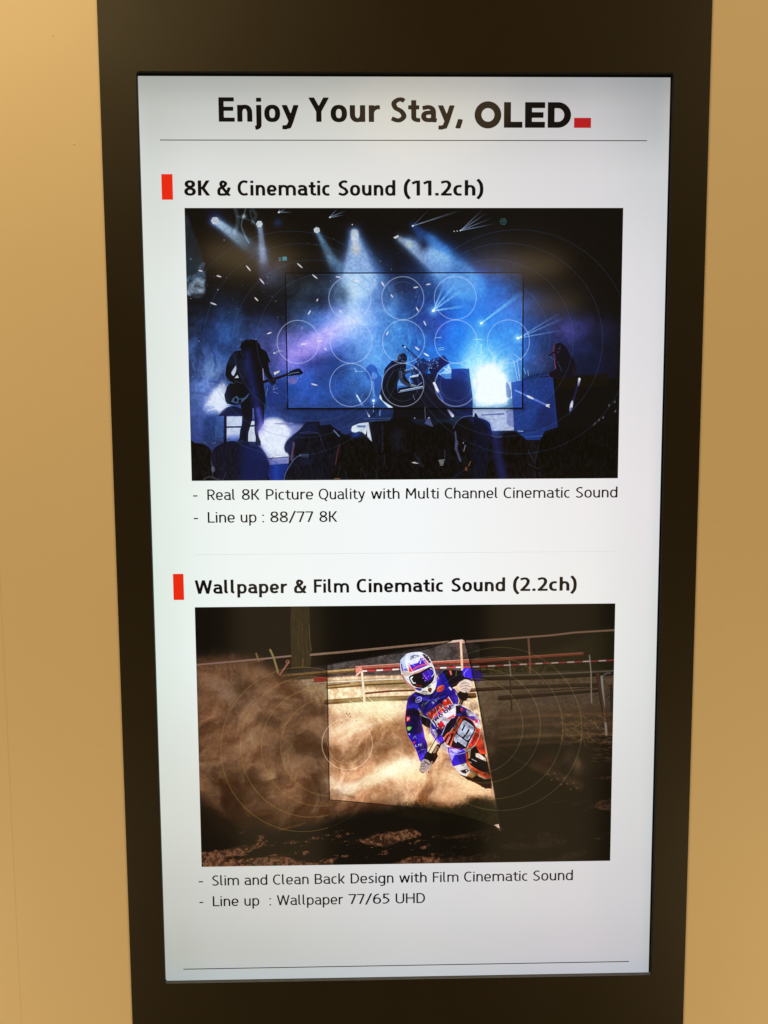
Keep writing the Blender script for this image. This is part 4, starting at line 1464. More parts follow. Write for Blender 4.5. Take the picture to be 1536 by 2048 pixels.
    c.poly([(395, 885), (620, 868), (600, 1536), (470, 1536), (440, 1140)], (10, 9, 20), 1, 9)
    for k in range(11):
        c.oval(410 + 20 * k, 882 - 1.2 * k, 8, 7, (70, 80, 130), .7, 0, 3)
    c.poly([(520, 1160), (530, 1030), (575, 920), (650, 850), (720, 838), (800, 850), (870, 900), (960, 930), (1060, 925), (1160, 900), (1260, 940), (1300, 1100), (1300, 1600), (520, 1600)], blk, 1, 12, True)
    c.poly([(970, 905), (1000, 850), (1018, 845), (1060, 940), (1030, 935)], (90, 86, 140), .8, 6)
    c.line([(972, 740), (978, 870)], 5, (130, 140, 170), .7, 3)
    c.oval(1015, 848, 10, 6, (200, 190, 190), .8, 0, 3)
    c.oval(868, 852, 8, 5, (190, 186, 200), .8, 0, 3)
    c.poly([(20, 1600), (40, 1380), (75, 1230), (110, 1120), (150, 1050), (210, 1000), (280, 985), (340, 1003), (395, 1055), (440, 1120), (475, 1220), (500, 1600)], (9, 8, 11), 1, 11, True)
    B(262, 1020, 60, 34, (16, 26, 150), .75, mode='screen')
    c.oval(258, 968, 40, 30, (206, 208, 214), .95, 0, 8)
    c.line([(95, 1140), (70, 1260), (60, 1330)], 26, (110, 40, 58), .4, 18, taper=10)
    for k in range(5):
        c.line([(100 - 6 * k, 1130 + 10 * k), (62 - 2 * k, 1300 + 10 * k)], 3, (170, 80, 100), .35, 3)
    for P in (((315, 1370), (350, 1410), (378, 1480)), ((470, 1380), (482, 1440), (485, 1500)), ((560, 1230), (556, 1330)), ((500, 1238), (560, 1240)), ((110, 1350), (80, 1440)), ((160, 1400), (175, 1480))):
        c.line(P, 6, (70, 66, 100), .5, 5, curve=True)
    c.oval(75, 1470, 36, 10, (150, 96, 60), .7, 0, 6)
    for k in range(8):
        c.line([(545 + 3 * (k % 3), 920 + 34 * k), (528 + 4 * (k % 2), 960 + 34 * k)], 4, (84, 88, 128), .6, 3)
    c.oval(690, 1060, 70, 110, (26, 26, 44), .7, 0, 50)
    for P in (((870, 1215), (890, 1260), (915, 1320), (950, 1355)), ((905, 1250), (930, 1310), (965, 1340)), ((1360, 1285), (1400, 1262), (1440, 1230))):
        c.line(P, 7, (90, 84, 124), .5, 5, curve=True)
    c.poly([(832, 1303), (870, 1298), (915, 1318), (860, 1316)], (190, 186, 176), .9, 3)
    for k in range(5):
        c.line([(1115 + 4 * k, 1285 + 12 * k), (1170 - 3 * k, 1278 + 13 * k)], 7, (168, 168, 166), .8, 2.5)
    for k in range(9):
        c.line([(1170 + 3 * (k % 2), 1170 + 14 * k), (1180, 1180 + 14 * k)], 4, (110, 112, 150), .7, 2)
    # woman in profile and the heads at the right
    c.poly([(1250, 990), (1285, 905), (1350, 852), (1430, 836), (1530, 850), (1620, 890), (1650, 960), (1670, 1100), (1670, 1600), (1290, 1600), (1300, 1300), (1275, 1150)], (10, 9, 18), 1, 4, True)
    c.line([(1262, 960), (1300, 890), (1370, 842), (1470, 825)], 5, (120, 124, 190), .7, 4, curve=True)
    c.poly([(1400, 845), (1560, 850), (1640, 900), (1660, 980), (1500, 940)], (24, 32, 120), .6, 30)
    c.poly([(1275, 1000), (1292, 990), (1298, 1060), (1312, 1110), (1305, 1160), (1325, 1220), (1345, 1290), (1325, 1290), (1295, 1210), (1275, 1160), (1282, 1080)], (120, 104, 160), .6, 8, True)
    c.line([(1385, 1130), (1370, 1190)], 9, (140, 134, 160), .8, 4)
    c.oval(1366, 1106, 5, 5, (190, 186, 200), .9, 0, 2)
    c.line([(1440, 1295), (1420, 1340)], 9, (176, 110, 60), .7, 4)
    c.oval(1395, 1372, 14, 22, (150, 92, 50), .7, 0, 5)
    c.line([(1250, 1470), (1380, 1380)], 5, (26, 36, 110), .8, 3)
    c.local(950, 670, 5.12)
    c.poly([(-10, 850), (50, 868), (110, 905), (140, 965), (160, 1030), (150, 1600), (-10, 1600)], (11, 11, 40), 1, 4, True)
    c.poly([(150, 1100), (165, 1020), (215, 1040), (275, 1045), (310, 1010), (370, 990), (430, 1000), (480, 1040), (520, 1085), (540, 1180), (560, 1600), (140, 1600)], (12, 8, 10), 1, 10, True)
    c.poly([(520, 1078), (680, 1078), (640, 1280), (600, 1320), (540, 1200)], (20, 14, 22), 1, 5)
    c.poly([(590, 1600), (600, 1330), (640, 1200), (660, 1110), (700, 1045), (780, 985), (860, 955), (900, 960), (1600, 900), (1600, 1600)], (6, 5, 6), 1, 14)
    c.line([(200, 1000), (240, 1250), (300, 1560)], 90, (30, 24, 120), .6, 50, 'screen', taper=110)
    c.line([(170, 1030), (210, 1050), (270, 1045)], 6, (120, 124, 180), .6, 3)
    for P in (((545, 1180), (570, 1240), (600, 1290)), ((650, 1130), (630, 1230), (605, 1330)), ((545, 1320), (600, 1350), (660, 1375)), ((610, 1400), (620, 1480)), ((655, 1410), (670, 1450))):
        c.line(P, 6, (60, 74, 120), .55, 5, curve=True)
    c.line([(440, 985), (490, 988)], 7, (190, 200, 230), .8, 2)
    # grain of hair, cloth and drifting smoke
    g1 = fbm(h, w, 7, 71, 3, .7)
    c.im *= (1 + (g1 - .5) * .30)[..., None]
    strand = warp(fbm(h, w, 6, 73, 2, .6), 0 * X, 0 * X - (Y - 900) * .78)
    low = np.clip((Y - 850) / 30, 0, 1) * np.clip((.30 - c.im.max(2)) / .2, 0, 1)
    c.im += ((strand - .55) * .16 * low)[..., None] * np.array([.75, .75, 1.1])
    c.im = np.clip(c.im, 0, 1)
    c.bloom(.62, 9, .55, (.86, .86, 1.0))
    c.bloom(.70, 28, .45, (.55, .62, 1.0))
    c.curve(.36)
    lum = c.im.mean(2, keepdims=True)
    c.im[:] = np.clip((c.im * .88 + lum * .12) * np.array([.96, 1.0, 1.03]), 0, 1)
    c.im[..., 1] += .16 * np.clip(c.im[..., 2] - c.im[..., 1], 0, 1)
    c.crisp(2, .6)
    for a, b2, wd in ((0, 1, 1.8), (1, 2, 2.4), (2, 3, 2.4), (3, 0, 1.8)):
        c.line([quad[a], quad[b2]], wd, (2, 2, 6), .8, .4)
    # ---- confetti
    c.local(0, 0, 1)
    for x, y, A, L in ((497, 536, 50, 15), (438, 552, 15, 11), (524, 562, 50, 15), (513, 598, 45, 11), (427, 607, 20, 14), (600, 531, 42, 15), (630, 553, 40, 14), (635, 600, -65, 6), (619, 625, -60, 11),
                       (539, 666, -20, 10), (608, 688, -6, 13), (639, 682, -5, 12), (677, 554, 8, 11), (714, 562, 6, 12), (766, 568, 58, 12), (784, 592, 55, 8), (832, 575, -10, 10), (857, 569, -10, 10),
                       (682, 623, 38, 10), (708, 643, 38, 10), (775, 667, -62, 9), (835, 619, 62, 10), (850, 647, 62, 11), (629, 769, 15, 14), (651, 698, 50, 7), (401, 541, 15, 9), (835, 697, 36, 11)):
        c.oval(x, y, L / 2, 1.35, (236, 228, 238), .95, A, .7)
    r = np.random.default_rng(14)
    for _ in range(150):
        x_, y_ = 380 + 520 * r.random() ** 1.1, 470 + 320 * r.random()
        if 440 < x_ < 545 and y_ > 680:
            continue
        q = .45 + .75 * r.random() ** 3
        c.oval(x_, y_, q, q, (214, 216, 226), .35 + .5 * r.random(), 0, .4)
    # ---- sound rings
    ringc = (70, 112, 160)
    for cx, cy, rr in ((582, 687, 225), (602, 681, 194), (627, 681, 161), (647, 682, 133), (1036, 684, 224), (1012, 680, 193), (987, 680, 159.5), (967, 682, 132)):
        c.ring(cx, cy, rr, rr, .7, ringc, .5)
    for cx, cy in ((700, 596.5), (806, 596.5), (911, 596.5), (596.5, 683.5), (702.5, 683.5), (807.5, 683.5), (912, 683.5), (1017, 683.5), (702, 770), (806, 770), (912, 770)):
        c.ring(cx, cy, 42, 43, 1.1, (196, 212, 246), .85)
        c.ring(cx, cy, 31.5, 32.5, .6, (124, 150, 200), .5)
    c.im += (np.random.default_rng(2).random((h, w, 1)) - .5) * .012


paint_band(c1)
m_band = image_material("stage_picture_pixels", c1.im)
p = sheet("picture", 54.9, 621.4, -512.8, -162.3, LY, m_band, screen)
p["label"] = "upper picture of a band playing on a blue-lit stage"

# ---------------------------------------------------------------- picture 2: a motocross rider leaning out of a cloud of dust
W2, H2 = 1260, 810
c2 = Canvas(W2, H2, [(390, 1215), (1230, 1206), (1221, 1720), (403, 1735)])


def paint_rider(c):
    h, w = c.h, c.w
    n2 = fbm(h, w, 150, 33, 5, .48)
    n3 = fbm(h, w, 64, 35, 4, .5)
    n5 = fbm(h, w, 9, 41, 3, .7)
    n6 = fbm(h, w, 22, 43, 4, .65)
    wx = (fbm(h, w, 150, 51, 4) - .5) * 240
    wy = (fbm(h, w, 110, 52, 4) - .5) * 130
    puff = np.clip((warp(n2, wx, wy) - .30) * 2.5, 0, 1)
    curl = np.clip((warp(n3, wx, wy) - .33) * 2.7, 0, 1)
    grit = np.clip((n5 - .42) * 5, 0, 1)
    clod = np.clip((n6 - .46) * 7, 0, 1)
    edge = (n2 - .5) * 26 + (n3 - .5) * 16
    jag = (n6 - .5) * 16 + (n5 - .5) * 7
    c.im[:] = np.array([9, 8, 9]) / 255.0
    B = c.blob
    X, Y = c.X, c.Y
    full = (slice(None), slice(None))
    # trunk and far bank
    c.local(380, 1190, 5.12)
    c.poly([(1040, 60), (1220, 60), (1235, 480), (1250, 560), (1240, 760), (1040, 760), (1030, 300)], (104, 92, 58), .75, 6)
    r = np.random.default_rng(1)
    for _ in range(70):
        x_ = 1050 + 180 * r.random()
        y_ = 80 + 560 * r.random()
        c.line([(x_, y_), (x_ + 6, y_ + 60 + 90 * r.random())], 5, [(140, 126, 84), (60, 50, 30), (120, 104, 66)][r.integers(3)], .35, 3)
    c.line([(1222, 300), (1232, 470), (1245, 560)], 8, (176, 160, 110), .5, 4)
    c.line([(1160, 660), (1155, 730)], 10, (196, 180, 130), .5, 5)
    # dark stony strip behind the rider
    c.local(0, 0, 1)
    c.poly([(560, 1345), (655, 1330), (930, 1278), (960, 1290), (960, 1420), (560, 1420)], np.zeros((h, w, 3)) + np.array([66, 60, 58]) / 255.0 * (.55 + .9 * n6[..., None]) + (grit[..., None] * .05), .95, 3)
    c.speck(60, (660, 930, 1300, 1352), .4, 1.2, [(130, 126, 130), (84, 80, 86)], 12, (.3, .8))
    # grass bank at the right
    c.poly([(945, 1345), (1000, 1335), (1100, 1300), (1160, 1280), (1232, 1255), (1232, 1350), (945, 1352)], (76, 80, 34), .8, 10, rough=edge * .4)
    c.poly([(1165, 1265), (1235, 1240), (1235, 1345), (1160, 1345)], (44, 66, 30), .8, 8, tex=.4 + .6 * grit)
    c.poly([(960, 1330), (1100, 1330), (1090, 1348), (960, 1350)], (184, 156, 70), .7, 5, tex=grit)
    r = np.random.default_rng(31)
    for _ in range(150):
        x_ = 960 + 270 * r.random()
        y_ = 1345 - 60 * r.random() * (x_ - 940) / 290
        c.line([(x_, y_), (x_ + 3 * (r.random() - .5), y_ - 4 - 7 * r.random())], .9, [(150, 140, 60), (96, 110, 50), (60, 74, 34)][r.integers(3)], .6, .4)
    # track ground
    ground = np.zeros((h, w, 3)) + np.array([226, 184, 142]) / 255.0
    ground += (grit[..., None] - .5) * .16 + (curl[..., None] - .5) * .10
    c.poly([(560, 1362), (700, 1352), (945, 1348), (1235, 1338), (1235, 1500), (560, 1500)], ground, 1, 3)
    c.poly([(655, 1361), (720, 1358), (815, 1356), (830, 1378), (655, 1372)], (118, 98, 58), .7, 4)
    c.poly([(1000, 1425), (1235, 1410), (1235, 1510), (960, 1520)], (150, 108, 74), .75, 12, tex=.4 + .6 * grit)
    c.poly([(1060, 1380), (1235, 1375), (1235, 1405), (1040, 1410)], (160, 150, 150), .5, 8)
    c.speck(60, (1100, 1225, 1370, 1410), .6, 2.2, [(70, 50, 40), (90, 66, 50)], 21, (.4, .9))
    # fence rails and wires
    def rail(P, wd, col_, sh=(90, 60, 50), a=1.0):
        c.line([(x, y + wd * .55) for x, y in P], wd, sh, a, .8)
        c.line(P, wd * .8, col_, a, .8)
    rail([(655, 1373), (735, 1366), (815, 1362)], 5, (160, 126, 78), (84, 70, 34))
    rail([(652, 1402), (735, 1396), (830, 1393), (950, 1388)], 7, (98, 80, 44), (50, 42, 20))
    rail([(728, 1386), (780, 1381), (830, 1379)], 2.5, (92, 62, 36), (60, 40, 24))
    rail([(940, 1352), (1100, 1348), (1232, 1340)], 9, (84, 74, 56), (50, 40, 30))
    rail([(940, 1378), (1060, 1371), (1200, 1366)], 5, (110, 84, 66), (60, 44, 34))
    rail([(1000, 1392), (1100, 1383), (1195, 1375)], 8, (96, 72, 58), (60, 44, 34))
    c.line([(390, 1331), (450, 1325), (515, 1319), (582, 1312)], 3.8, (190, 150, 140), 1, .9)
    c.line([(440, 1335), (500, 1326), (528, 1321)], 1.8, (150, 112, 92), .9, .8)
    c.line([(622, 1310), (690, 1304), (790, 1294), (870, 1286), (925, 1281)], 4, (196, 160, 140), 1, 1)
    c.line([(625, 1308), (700, 1301), (925, 1279)], 1.2, (232, 206, 184), .7, .6)
    c.line([(925, 1284), (1000, 1278), (1100, 1270), (1150, 1264), (1232, 1259)], 4, (184, 134, 118), 1, .9)
    c.line([(925, 1281), (1090, 1270)], 1.3, (236, 206, 176), .6, .6)
    rail([(565, 1351), (655, 1343), (715, 1338)], 5, (180, 140, 84), (110, 84, 40))
    rail([(712, 1336), (790, 1331), (870, 1324), (945, 1322), (1050, 1314), (1120, 1309), (1165, 1306)], 5.6, (168, 84, 66), (104, 46, 36))
    c.line([(712, 1333), (800, 1327), (945, 1318), (1165, 1305)], 1.6, (226, 150, 130), .8, .6)
    c.line([(1165, 1306), (1232, 1302)], 3, (70, 56, 40), 1, .8)
    c.line([(725, 1342), (800, 1338), (945, 1333), (1080, 1326), (1232, 1319)], 3, (176, 62, 66), 1, .6)
    c.line([(725, 1342), (800, 1338), (945, 1333), (1080, 1326), (1232, 1319)], 3, (226, 216, 200), 1, .5, dash=(16, .42, .1))
    c.line([(575, 1371), (662, 1364), (740, 1360), (830, 1356)], 1.7, (216, 214, 200), 1, .5)
    for P, wd, cl in (([(541, 1300), (548, 1316), (557, 1347)], 4.4, (190, 168, 110)), ([(513, 1308), (518, 1322)], 4, (176, 154, 110)), ([(441, 1326), (442, 1340)], 3, (150, 110, 90)),
                      ([(577, 1325), (567, 1340), (560, 1350)], 3.6, (216, 132, 112)), ([(724, 1341), (729, 1395), (731, 1433)], 4.6, (218, 204, 176)), ([(922, 1284), (925, 1342)], 4.6, (226, 176, 140)),
                      ([(1057, 1276), (1060, 1320), (1060, 1345)], 4.4, (170, 104, 84)), ([(1019, 1321), (1022, 1350)], 3, (150, 146, 130)), ([(1178, 1309), (1182, 1345), (1182, 1400)], 2.6, (170, 164, 146)),
                      ([(1201, 1262), (1204, 1320)], 4, (92, 48, 36)), ([(1195, 1345), (1204, 1400), (1212, 1440)], 9, (84, 54, 38)), ([(1203, 1352), (1207, 1400), (1213, 1468)], 5, (196, 196, 190)),
                      ([(1222, 1370), (1224, 1440)], 6, (90, 104, 92)), ([(1020, 1352), (1024, 1420)], 3, (96, 78, 60)), ([(1220, 1345), (1212, 1346), (1204, 1352)], 4, (190, 186, 176))):
        c.line(P, wd, cl, 1, .7, curve=len(P) > 2)
    c.poly([(711, 1338), (722, 1331), (726, 1342), (714, 1352)], (220, 130, 110), 1, .8)
    c.ring(576, 1324, 3.2, 3.2, 2, (216, 132, 112), 1)
    c.line([(713, 1351), (722, 1343)], 3, (230, 176, 160), 1, .6)
    c.poly([(628, 1355), (656, 1353), (656, 1362), (629, 1365)], (206, 74, 66), 1, .6)
    c.line([(655, 1371), (700, 1366)], 2, (40, 34, 20), .8, 1)
    # dead grass and straw by the right post
    r = np.random.default_rng(6)
    for _ in range(520):
        x_ = 1090 + 140 * r.random()
        y_ = 1425 + 78 * r.random()
        a = -1.2 + 2.0 * r.random()
        L = 5 + 14 * r.random()
        c.line([(x_, y_), (x_ + L * math.cos(a), y_ - L * math.sin(a) * .8)], .9, [(206, 160, 100), (150, 104, 62), (96, 62, 36), (230, 190, 130)][r.integers(4)], .55, .4)
    c.poly([(940, 1440), (1235, 1420), (1235, 1520), (940, 1530)], np.clip(ground * .55, 0, 1), .7, 22, tex=.35 + .65 * clod)
    c.poly([(1030, 1465), (1130, 1470), (1225, 1478), (1225, 1500), (1040, 1510)], (176, 148, 100), .45, 8, tex=.3 + .7 * grit)

    # dark earth along the bottom
    low = np.zeros((h, w, 3)) + np.array([16, 13, 9]) / 255.0
    c.poly([(380, 1600), (560, 1640), (760, 1625), (960, 1590), (1000, 1480), (1240, 1470), (1240, 1750), (380, 1750)], low, 1, 14, rough=edge * .5)
    soil = np.zeros((h, w, 3)) + np.array([178, 118, 82]) / 255.0
    soil *= (.45 + .75 * grit[..., None])
    for P in ([(398, 1708), (420, 1703), (460, 1698), (490, 1692), (505, 1702), (480, 1712), (450, 1720), (560, 1714), (600, 1722), (640, 1728), (640, 1740), (398, 1740)],
              [(500, 1694), (525, 1684), (532, 1688), (505, 1700)], [(722, 1682), (750, 1670), (780, 1664), (820, 1658), (845, 1668), (830, 1676), (800, 1684), (770, 1692), (735, 1690)],
              [(885, 1674), (915, 1670), (960, 1658), (1000, 1652), (1010, 1660), (960, 1672), (900, 1678)], [(1000, 1690), (1030, 1684), (1070, 1686), (1075, 1666), (1095, 1662), (1108, 1672), (1135, 1681), (1100, 1694), (1050, 1698), (1010, 1698)],
              [(800, 1722), (830, 1712), (870, 1716), (920, 1712), (990, 1706), (1000, 1724), (960, 1735), (790, 1735)], [(1080, 1722), (1120, 1710), (1150, 1700), (1172, 1698), (1160, 1712), (1110, 1728), (1060, 1730)],
              [(1168, 1622), (1185, 1606), (1225, 1598), (1228, 1622), (1190, 1616)], [(1090, 1604), (1130, 1599), (1134, 1601), (1100, 1607)], [(1140, 1608), (1180, 1596), (1184, 1598), (1150, 1611)],
              [(1184, 1556), (1225, 1550), (1225, 1554)], [(640, 1722), (680, 1714), (660, 1728)], [(842, 1694), (860, 1688), (850, 1697)]):
        c.poly(P, soil, .85, 2.4, True, rough=jag * .45)
        c.poly(P, (214, 158, 118), .35, 2, True, rough=jag * .5 + 1.5, tex=clod)
    yy, xx = np.mgrid[0:h, 0:w]
    flat = warp(fbm(h, w, 16, 95, 5, .6), -xx * .74 + 0.0, yy * 0.0 + (xx * .04))
    depth = np.clip((Y - 1640) / 80, 0, 1)
    pick = np.clip((flat - (.66 - .08 * depth)) * 9, 0, 1) * np.clip((Y - 1650) / 20, 0, 1) * (.3 + .7 * grit)
    c.put(full, pick * .75, soil)
    c.speck(90, (400, 1225, 1655, 1728), .5, 1.6, [(150, 104, 74), (110, 74, 50)], 71, (.2, .6))
    c.line([(560, 1660), (600, 1650), (610, 1646)], 4, (200, 130, 70), .6, 2.5)

    # ---- dust
    lo = np.array([128, 76, 38]) / 255.0
    hi = np.array([250, 205, 158]) / 255.0
    k = (.5 * puff + .5 * curl)[..., None]
    # long slanting billows
    sl_ = np.clip((warp(fbm(h, w, 70, 61, 5, .55), wx * .7 + (Y - 1500) * .8, wy) - .32) * 2.6, 0, 1)[..., None]
    dust = lo + (hi - lo) * np.clip(-.02 + .66 * k + .46 * sl_, 0, 1)
    def relief(f, s):
        return np.clip((f - warp(f, X * 0 + s, X * 0 + s)) * 6, -1, 1)
    nb = warp(fbm(h, w, 120, 81, 6, .58), wx * .5, wy * .5 + (X - 600) * .12)
    rel = relief(nb, -9)[..., None] * .55 + relief(warp(n3, wx, wy), -6)[..., None] * .25
    dust = np.clip(dust + rel * .16 * np.array([1.0, .86, .70]), 0, 1)
    dust = dust * (.86 + .30 * np.clip((nb - .3) * 2, 0, 1))[..., None]
    dimd = dust * np.array([1.0, .97, .96])
    c.poly([(385, 1345), (420, 1322), (470, 1318), (520, 1330), (555, 1352), (590, 1375), (640, 1405), (700, 1435), (760, 1428), (860, 1430), (960, 1440), (985, 1500), (1000, 1570), (975, 1600),
            (900, 1622), (840, 1622), (760, 1612), (700, 1622), (640, 1640), (560, 1650), (480, 1640), (410, 1600), (380, 1560)], dimd, 1, 22, True, rough=edge)
    c.poly([(385, 1336), (430, 1310), (480, 1312), (500, 1325), (560, 1345), (540, 1370), (440, 1390), (385, 1380)], (150, 112, 84), .5, 20, True, rough=edge, tex=.3 + .7 * curl)
    c.im[:] = np.clip(c.im + (np.clip(curl, 0, 1) - .5)[..., None] * .10 * ((Y > 1340) & (Y < 1640) & (X < 720))[..., None] * np.array([1.0, .8, .6]), 0, 1)
    D = c.blob
    for a in ((445, 1385, 38, 14, (214, 186, 164), .5, 40), (500, 1400, 60, 18, (206, 178, 156), .55, 25), (560, 1400, 40, 14, (214, 190, 166), .6, 30), (465, 1440, 22, 20, (200, 176, 160), .5, 0),
              (525, 1475, 40, 8, (190, 164, 146), .5, 15), (410, 1400, 30, 20, (168, 124, 92), .5, 0)):
        D(a[0], a[1], a[2], a[3], a[4], a[5], a[6], tex=.45 + .55 * curl)
    for a in ((540, 1440, 40, 16, .6, 10), (480, 1375, 24, 14, .5, 0), (600, 1500, 60, 30, .55, 20), (640, 1555, 30, 30, .6, 0), (410, 1520, 40, 40, .5, 0), (500, 1560, 50, 24, .6, 30), (430, 1600, 60, 40, .85, 0),
              (480, 1640, 90, 34, .9, 0), (570, 1620, 50, 24, .5, 0), (460, 1560, 60, 40, .5, 0), (620, 1470, 30, 20, .3, 0)):
        D(a[0], a[1], a[2], a[3], (70, 42, 20), a[4], a[5], tex=.5 + .5 * (1 - curl))
    # lit dust in front of the rider
    for a in ((775, 1420, 70, 14, (255, 244, 214), .95, 0), (740, 1410, 60, 12, (252, 232, 180), .8, -5), (700, 1450, 50, 9, (255, 232, 196), .8, -28), (730, 1440, 70, 16, (250, 222, 180), .6, -15),
              (690, 1470, 30, 16, (228, 178, 134), .7, -20), (770, 1440, 50, 20, (230, 176, 110), .55, 0), (800, 1535, 34, 14, (255, 240, 206), .85, -12), (820, 1530, 22, 16, (255, 246, 222), .75, 0),
              (765, 1548, 44, 16, (255, 240, 204), .9, -24), (730, 1565, 40, 12, (255, 232, 190), .85, -20), (688, 1580, 26, 14, (255, 246, 224), .9, -10), (660, 1562, 14, 10, (250, 226, 190), .6, 0),
              (850, 1555, 50, 18, (242, 196, 140), .7, 20), (960, 1580, 40, 22, (236, 184, 132), .7, 30), (900, 1560, 40, 16, (240, 194, 140), .6, 25), (900, 1600, 50, 14, (206, 150, 100), .6, 15)):
        D(*a[:6], ang=a[6], tex=.55 + .45 * curl)
    for a in ((782, 1492, 26, 12, .75, -6), (760, 1500, 24, 16, .6, 0), (700, 1510, 30, 14, .55, 0), (672, 1530, 20, 26, .5, 0), (725, 1492, 22, 10, .4, -20), (900, 1570, 26, 8, .35, 10), (800, 1590, 50, 12, .5, -20), (850, 1605, 40, 8, .7, 3),
              (770, 1605, 30, 10, .5, 0)):
        D(a[0], a[1], a[2], a[3], (112, 72, 36), a[4], ang=a[5], tex=.5 + .5 * (1 - curl))
    for x0, y0, x1, y1 in ((700, 1468, 760, 1440), (680, 1480, 730, 1448), (720, 1460, 790, 1432), (690, 1455, 740, 1432)):
        c.line([(x0, y0), (x1, y1)], 5, (255, 240, 210), .28, 7)
    for a in ((700, 1402, 778, 1440), (722, 1395, 762, 1440), (745, 1400, 765, 1430), (735, 1392, 790, 1446), (775, 1408, 768, 1432)):
        c.line([a[:2], a[2:]], 1.2, (255, 244, 180), .55, .8)
    for x, y in ((694, 1427), (697, 1430), (701, 1433), (700, 1427), (713, 1441), (684, 1445)):
        c.oval(x, y, 1, 2, (90, 60, 40), .7, 20, .5)
    c.poly([(780, 1625), (830, 1605), (900, 1612), (950, 1592), (985, 1600), (1000, 1640), (990, 1668), (880, 1640), (800, 1630)], (26, 22, 10), .92, 12, True, rough=jag)
    c.poly([(930, 1605), (990, 1600), (1000, 1650), (940, 1640)], (34, 38, 16), .6, 8, tex=grit)
    c.speck(26, (800, 850, 1598, 1608), .4, .9, [(240, 190, 110)], 51, (.4, .9))
    c.poly([(989, 1649), (998, 1647), (1000, 1655), (997, 1655)], (206, 170, 150), .9, .8)

    # ---- rider and machine
    def M():
        c.local(780, 1280, 6.605)
    M()
    blue, deep, blk, wht, org = (44, 22, 160), (34, 18, 120), (14, 10, 24), (216, 214, 226), (238, 74, 34)
    # far arm (right of picture) and shoulder
    c.poly([(700, 400), (740, 390), (870, 395), (960, 400), (975, 380), (1050, 365), (1075, 400), (1080, 470), (1060, 530), (1000, 520), (930, 545), (880, 600), (800, 640), (740, 560), (690, 470)], blk, 1, 3)
    c.poly([(960, 400), (980, 372), (1060, 365), (1120, 380), (1190, 430), (1180, 470), (1085, 505), (1060, 500), (985, 480), (965, 440)], (60, 40, 206), 1, 4, True)
    c.line([(1035, 375), (985, 430), (990, 480)], 5, (170, 160, 236), .8, 3, curve=True)
    c.line([(1015, 390), (960, 470)], 4, (216, 210, 240), .7, 3)
    c.poly([(780, 400), (815, 395), (828, 455), (798, 465)], (180, 70, 60), .9, 4)
    c.line([(800, 410), (812, 450)], 5, (240, 220, 210), .8, 3)
    c.line([(880, 405), (874, 470)], 6, (150, 190, 60), .7, 4)
    # torso
    c.poly([(340, 680), (290, 720), (240, 770), (225, 840), (215, 920), (225, 1000), (290, 960), (390, 900), (430, 960), (480, 1000), (530, 1100), (570, 1180), (650, 1230), (760, 1240), (860, 1120),
            (880, 980), (900, 830), (890, 740), (850, 640), (800, 620), (740, 540), (700, 440), (640, 460), (600, 600), (560, 700), (460, 720)], (36, 20, 140), 1, 3)
    c.poly([(640, 470), (700, 420), (745, 500), (800, 620), (760, 660), (650, 680), (600, 720), (590, 640)], (30, 28, 160), 1, 10)
    c.poly([(340, 680), (460, 725), (560, 705), (600, 600), (640, 640), (560, 750), (440, 740), (350, 720)], (18, 10, 60), .85, 12)
    c.poly([(240, 840), (380, 830), (390, 900), (230, 920)], (66, 70, 222), .6, 16)
    # chest white panel with red letters
    c.poly([(430, 980), (520, 930), (620, 870), (760, 760), (850, 700), (900, 740), (905, 830), (880, 980), (820, 1010), (700, 1040), (600, 1150), (540, 1060), (480, 1010)], (60, 34, 150), 1, 4)
    c.poly([(560, 1060), (690, 960), (860, 840), (900, 850), (870, 1000), (780, 1080), (680, 1180), (600, 1120)], (196, 190, 206), 1, 12)
    c.poly([(410, 1000), (470, 1010), (560, 1090), (540, 1170), (480, 1140), (420, 1100)], blk, 1, 4)
    c.line([(420, 985), (470, 1015), (520, 1030), (580, 1100), (630, 1170)], 14, (206, 202, 220), 1, 3, curve=True)
    c.line([(560, 1040), (600, 1100), (620, 1150)], 18, (24, 20, 60), 1, 4)
    c.line([(385, 900), (400, 930)], 22, (130, 120, 230), .7, 6)
    # white outlined slanted letters across the chest
    c.text("WRM", 540, 1068, 108, 38, (244, 230, 234), .17, 1.12, slant=.12, grow=1.5)
    c.text("WRM", 540, 1068, 108, 38, (230, 56, 28), .14, 1.12, slant=.12, grow=.1)
    c.text("MOTOR", 604, 1076, 40, 38.5, (26, 18, 50), .13, 1.72)
    c.text("M", 668, 1185, 92, 36, (244, 232, 238), .19, .95, grow=1.5)
    c.text("M", 668, 1185, 92, 36, (206, 30, 50), .17, .95)
    c.poly([(760, 1030), (850, 975), (850, 1000), (770, 1060)], (222, 44, 60), 1, 4)
    c.line([(690, 1190), (770, 1100)], 20, (40, 36, 90), .9, 5)
    # small marks on the chest
    c.oval(382, 784, 50, 34, (228, 226, 244), 1, -36, 3)
    c.oval(382, 784, 42, 26, (52, 30, 180), 1, -36, 3)
    c.line([(356, 800), (375, 785), (382, 795), (395, 775), (408, 772)], 7, (232, 230, 244), 1, 3)
    c.line([(425, 862), (450, 835), (470, 842), (520, 792)], 15, (150, 200, 60), 1, 4, curve=True)
    c.line([(440, 850), (505, 805)], 5, (52, 60, 60), .7, 2)
    c.text("SIDEN", 568, 846, 32, 39, (226, 226, 240), .14, 1.45)
    c.oval(672, 636, 60, 36, (232, 80, 44), 1, -36, 3)
    c.line([(640, 662), (660, 640), (675, 650), (700, 612)], 8, (90, 30, 60), .9, 3)
    c.line([(690, 600), (715, 600)], 5, (250, 190, 170), .7, 2)
    c.line([(790, 625), (810, 650)], 22, (206, 202, 220), 1, 5)
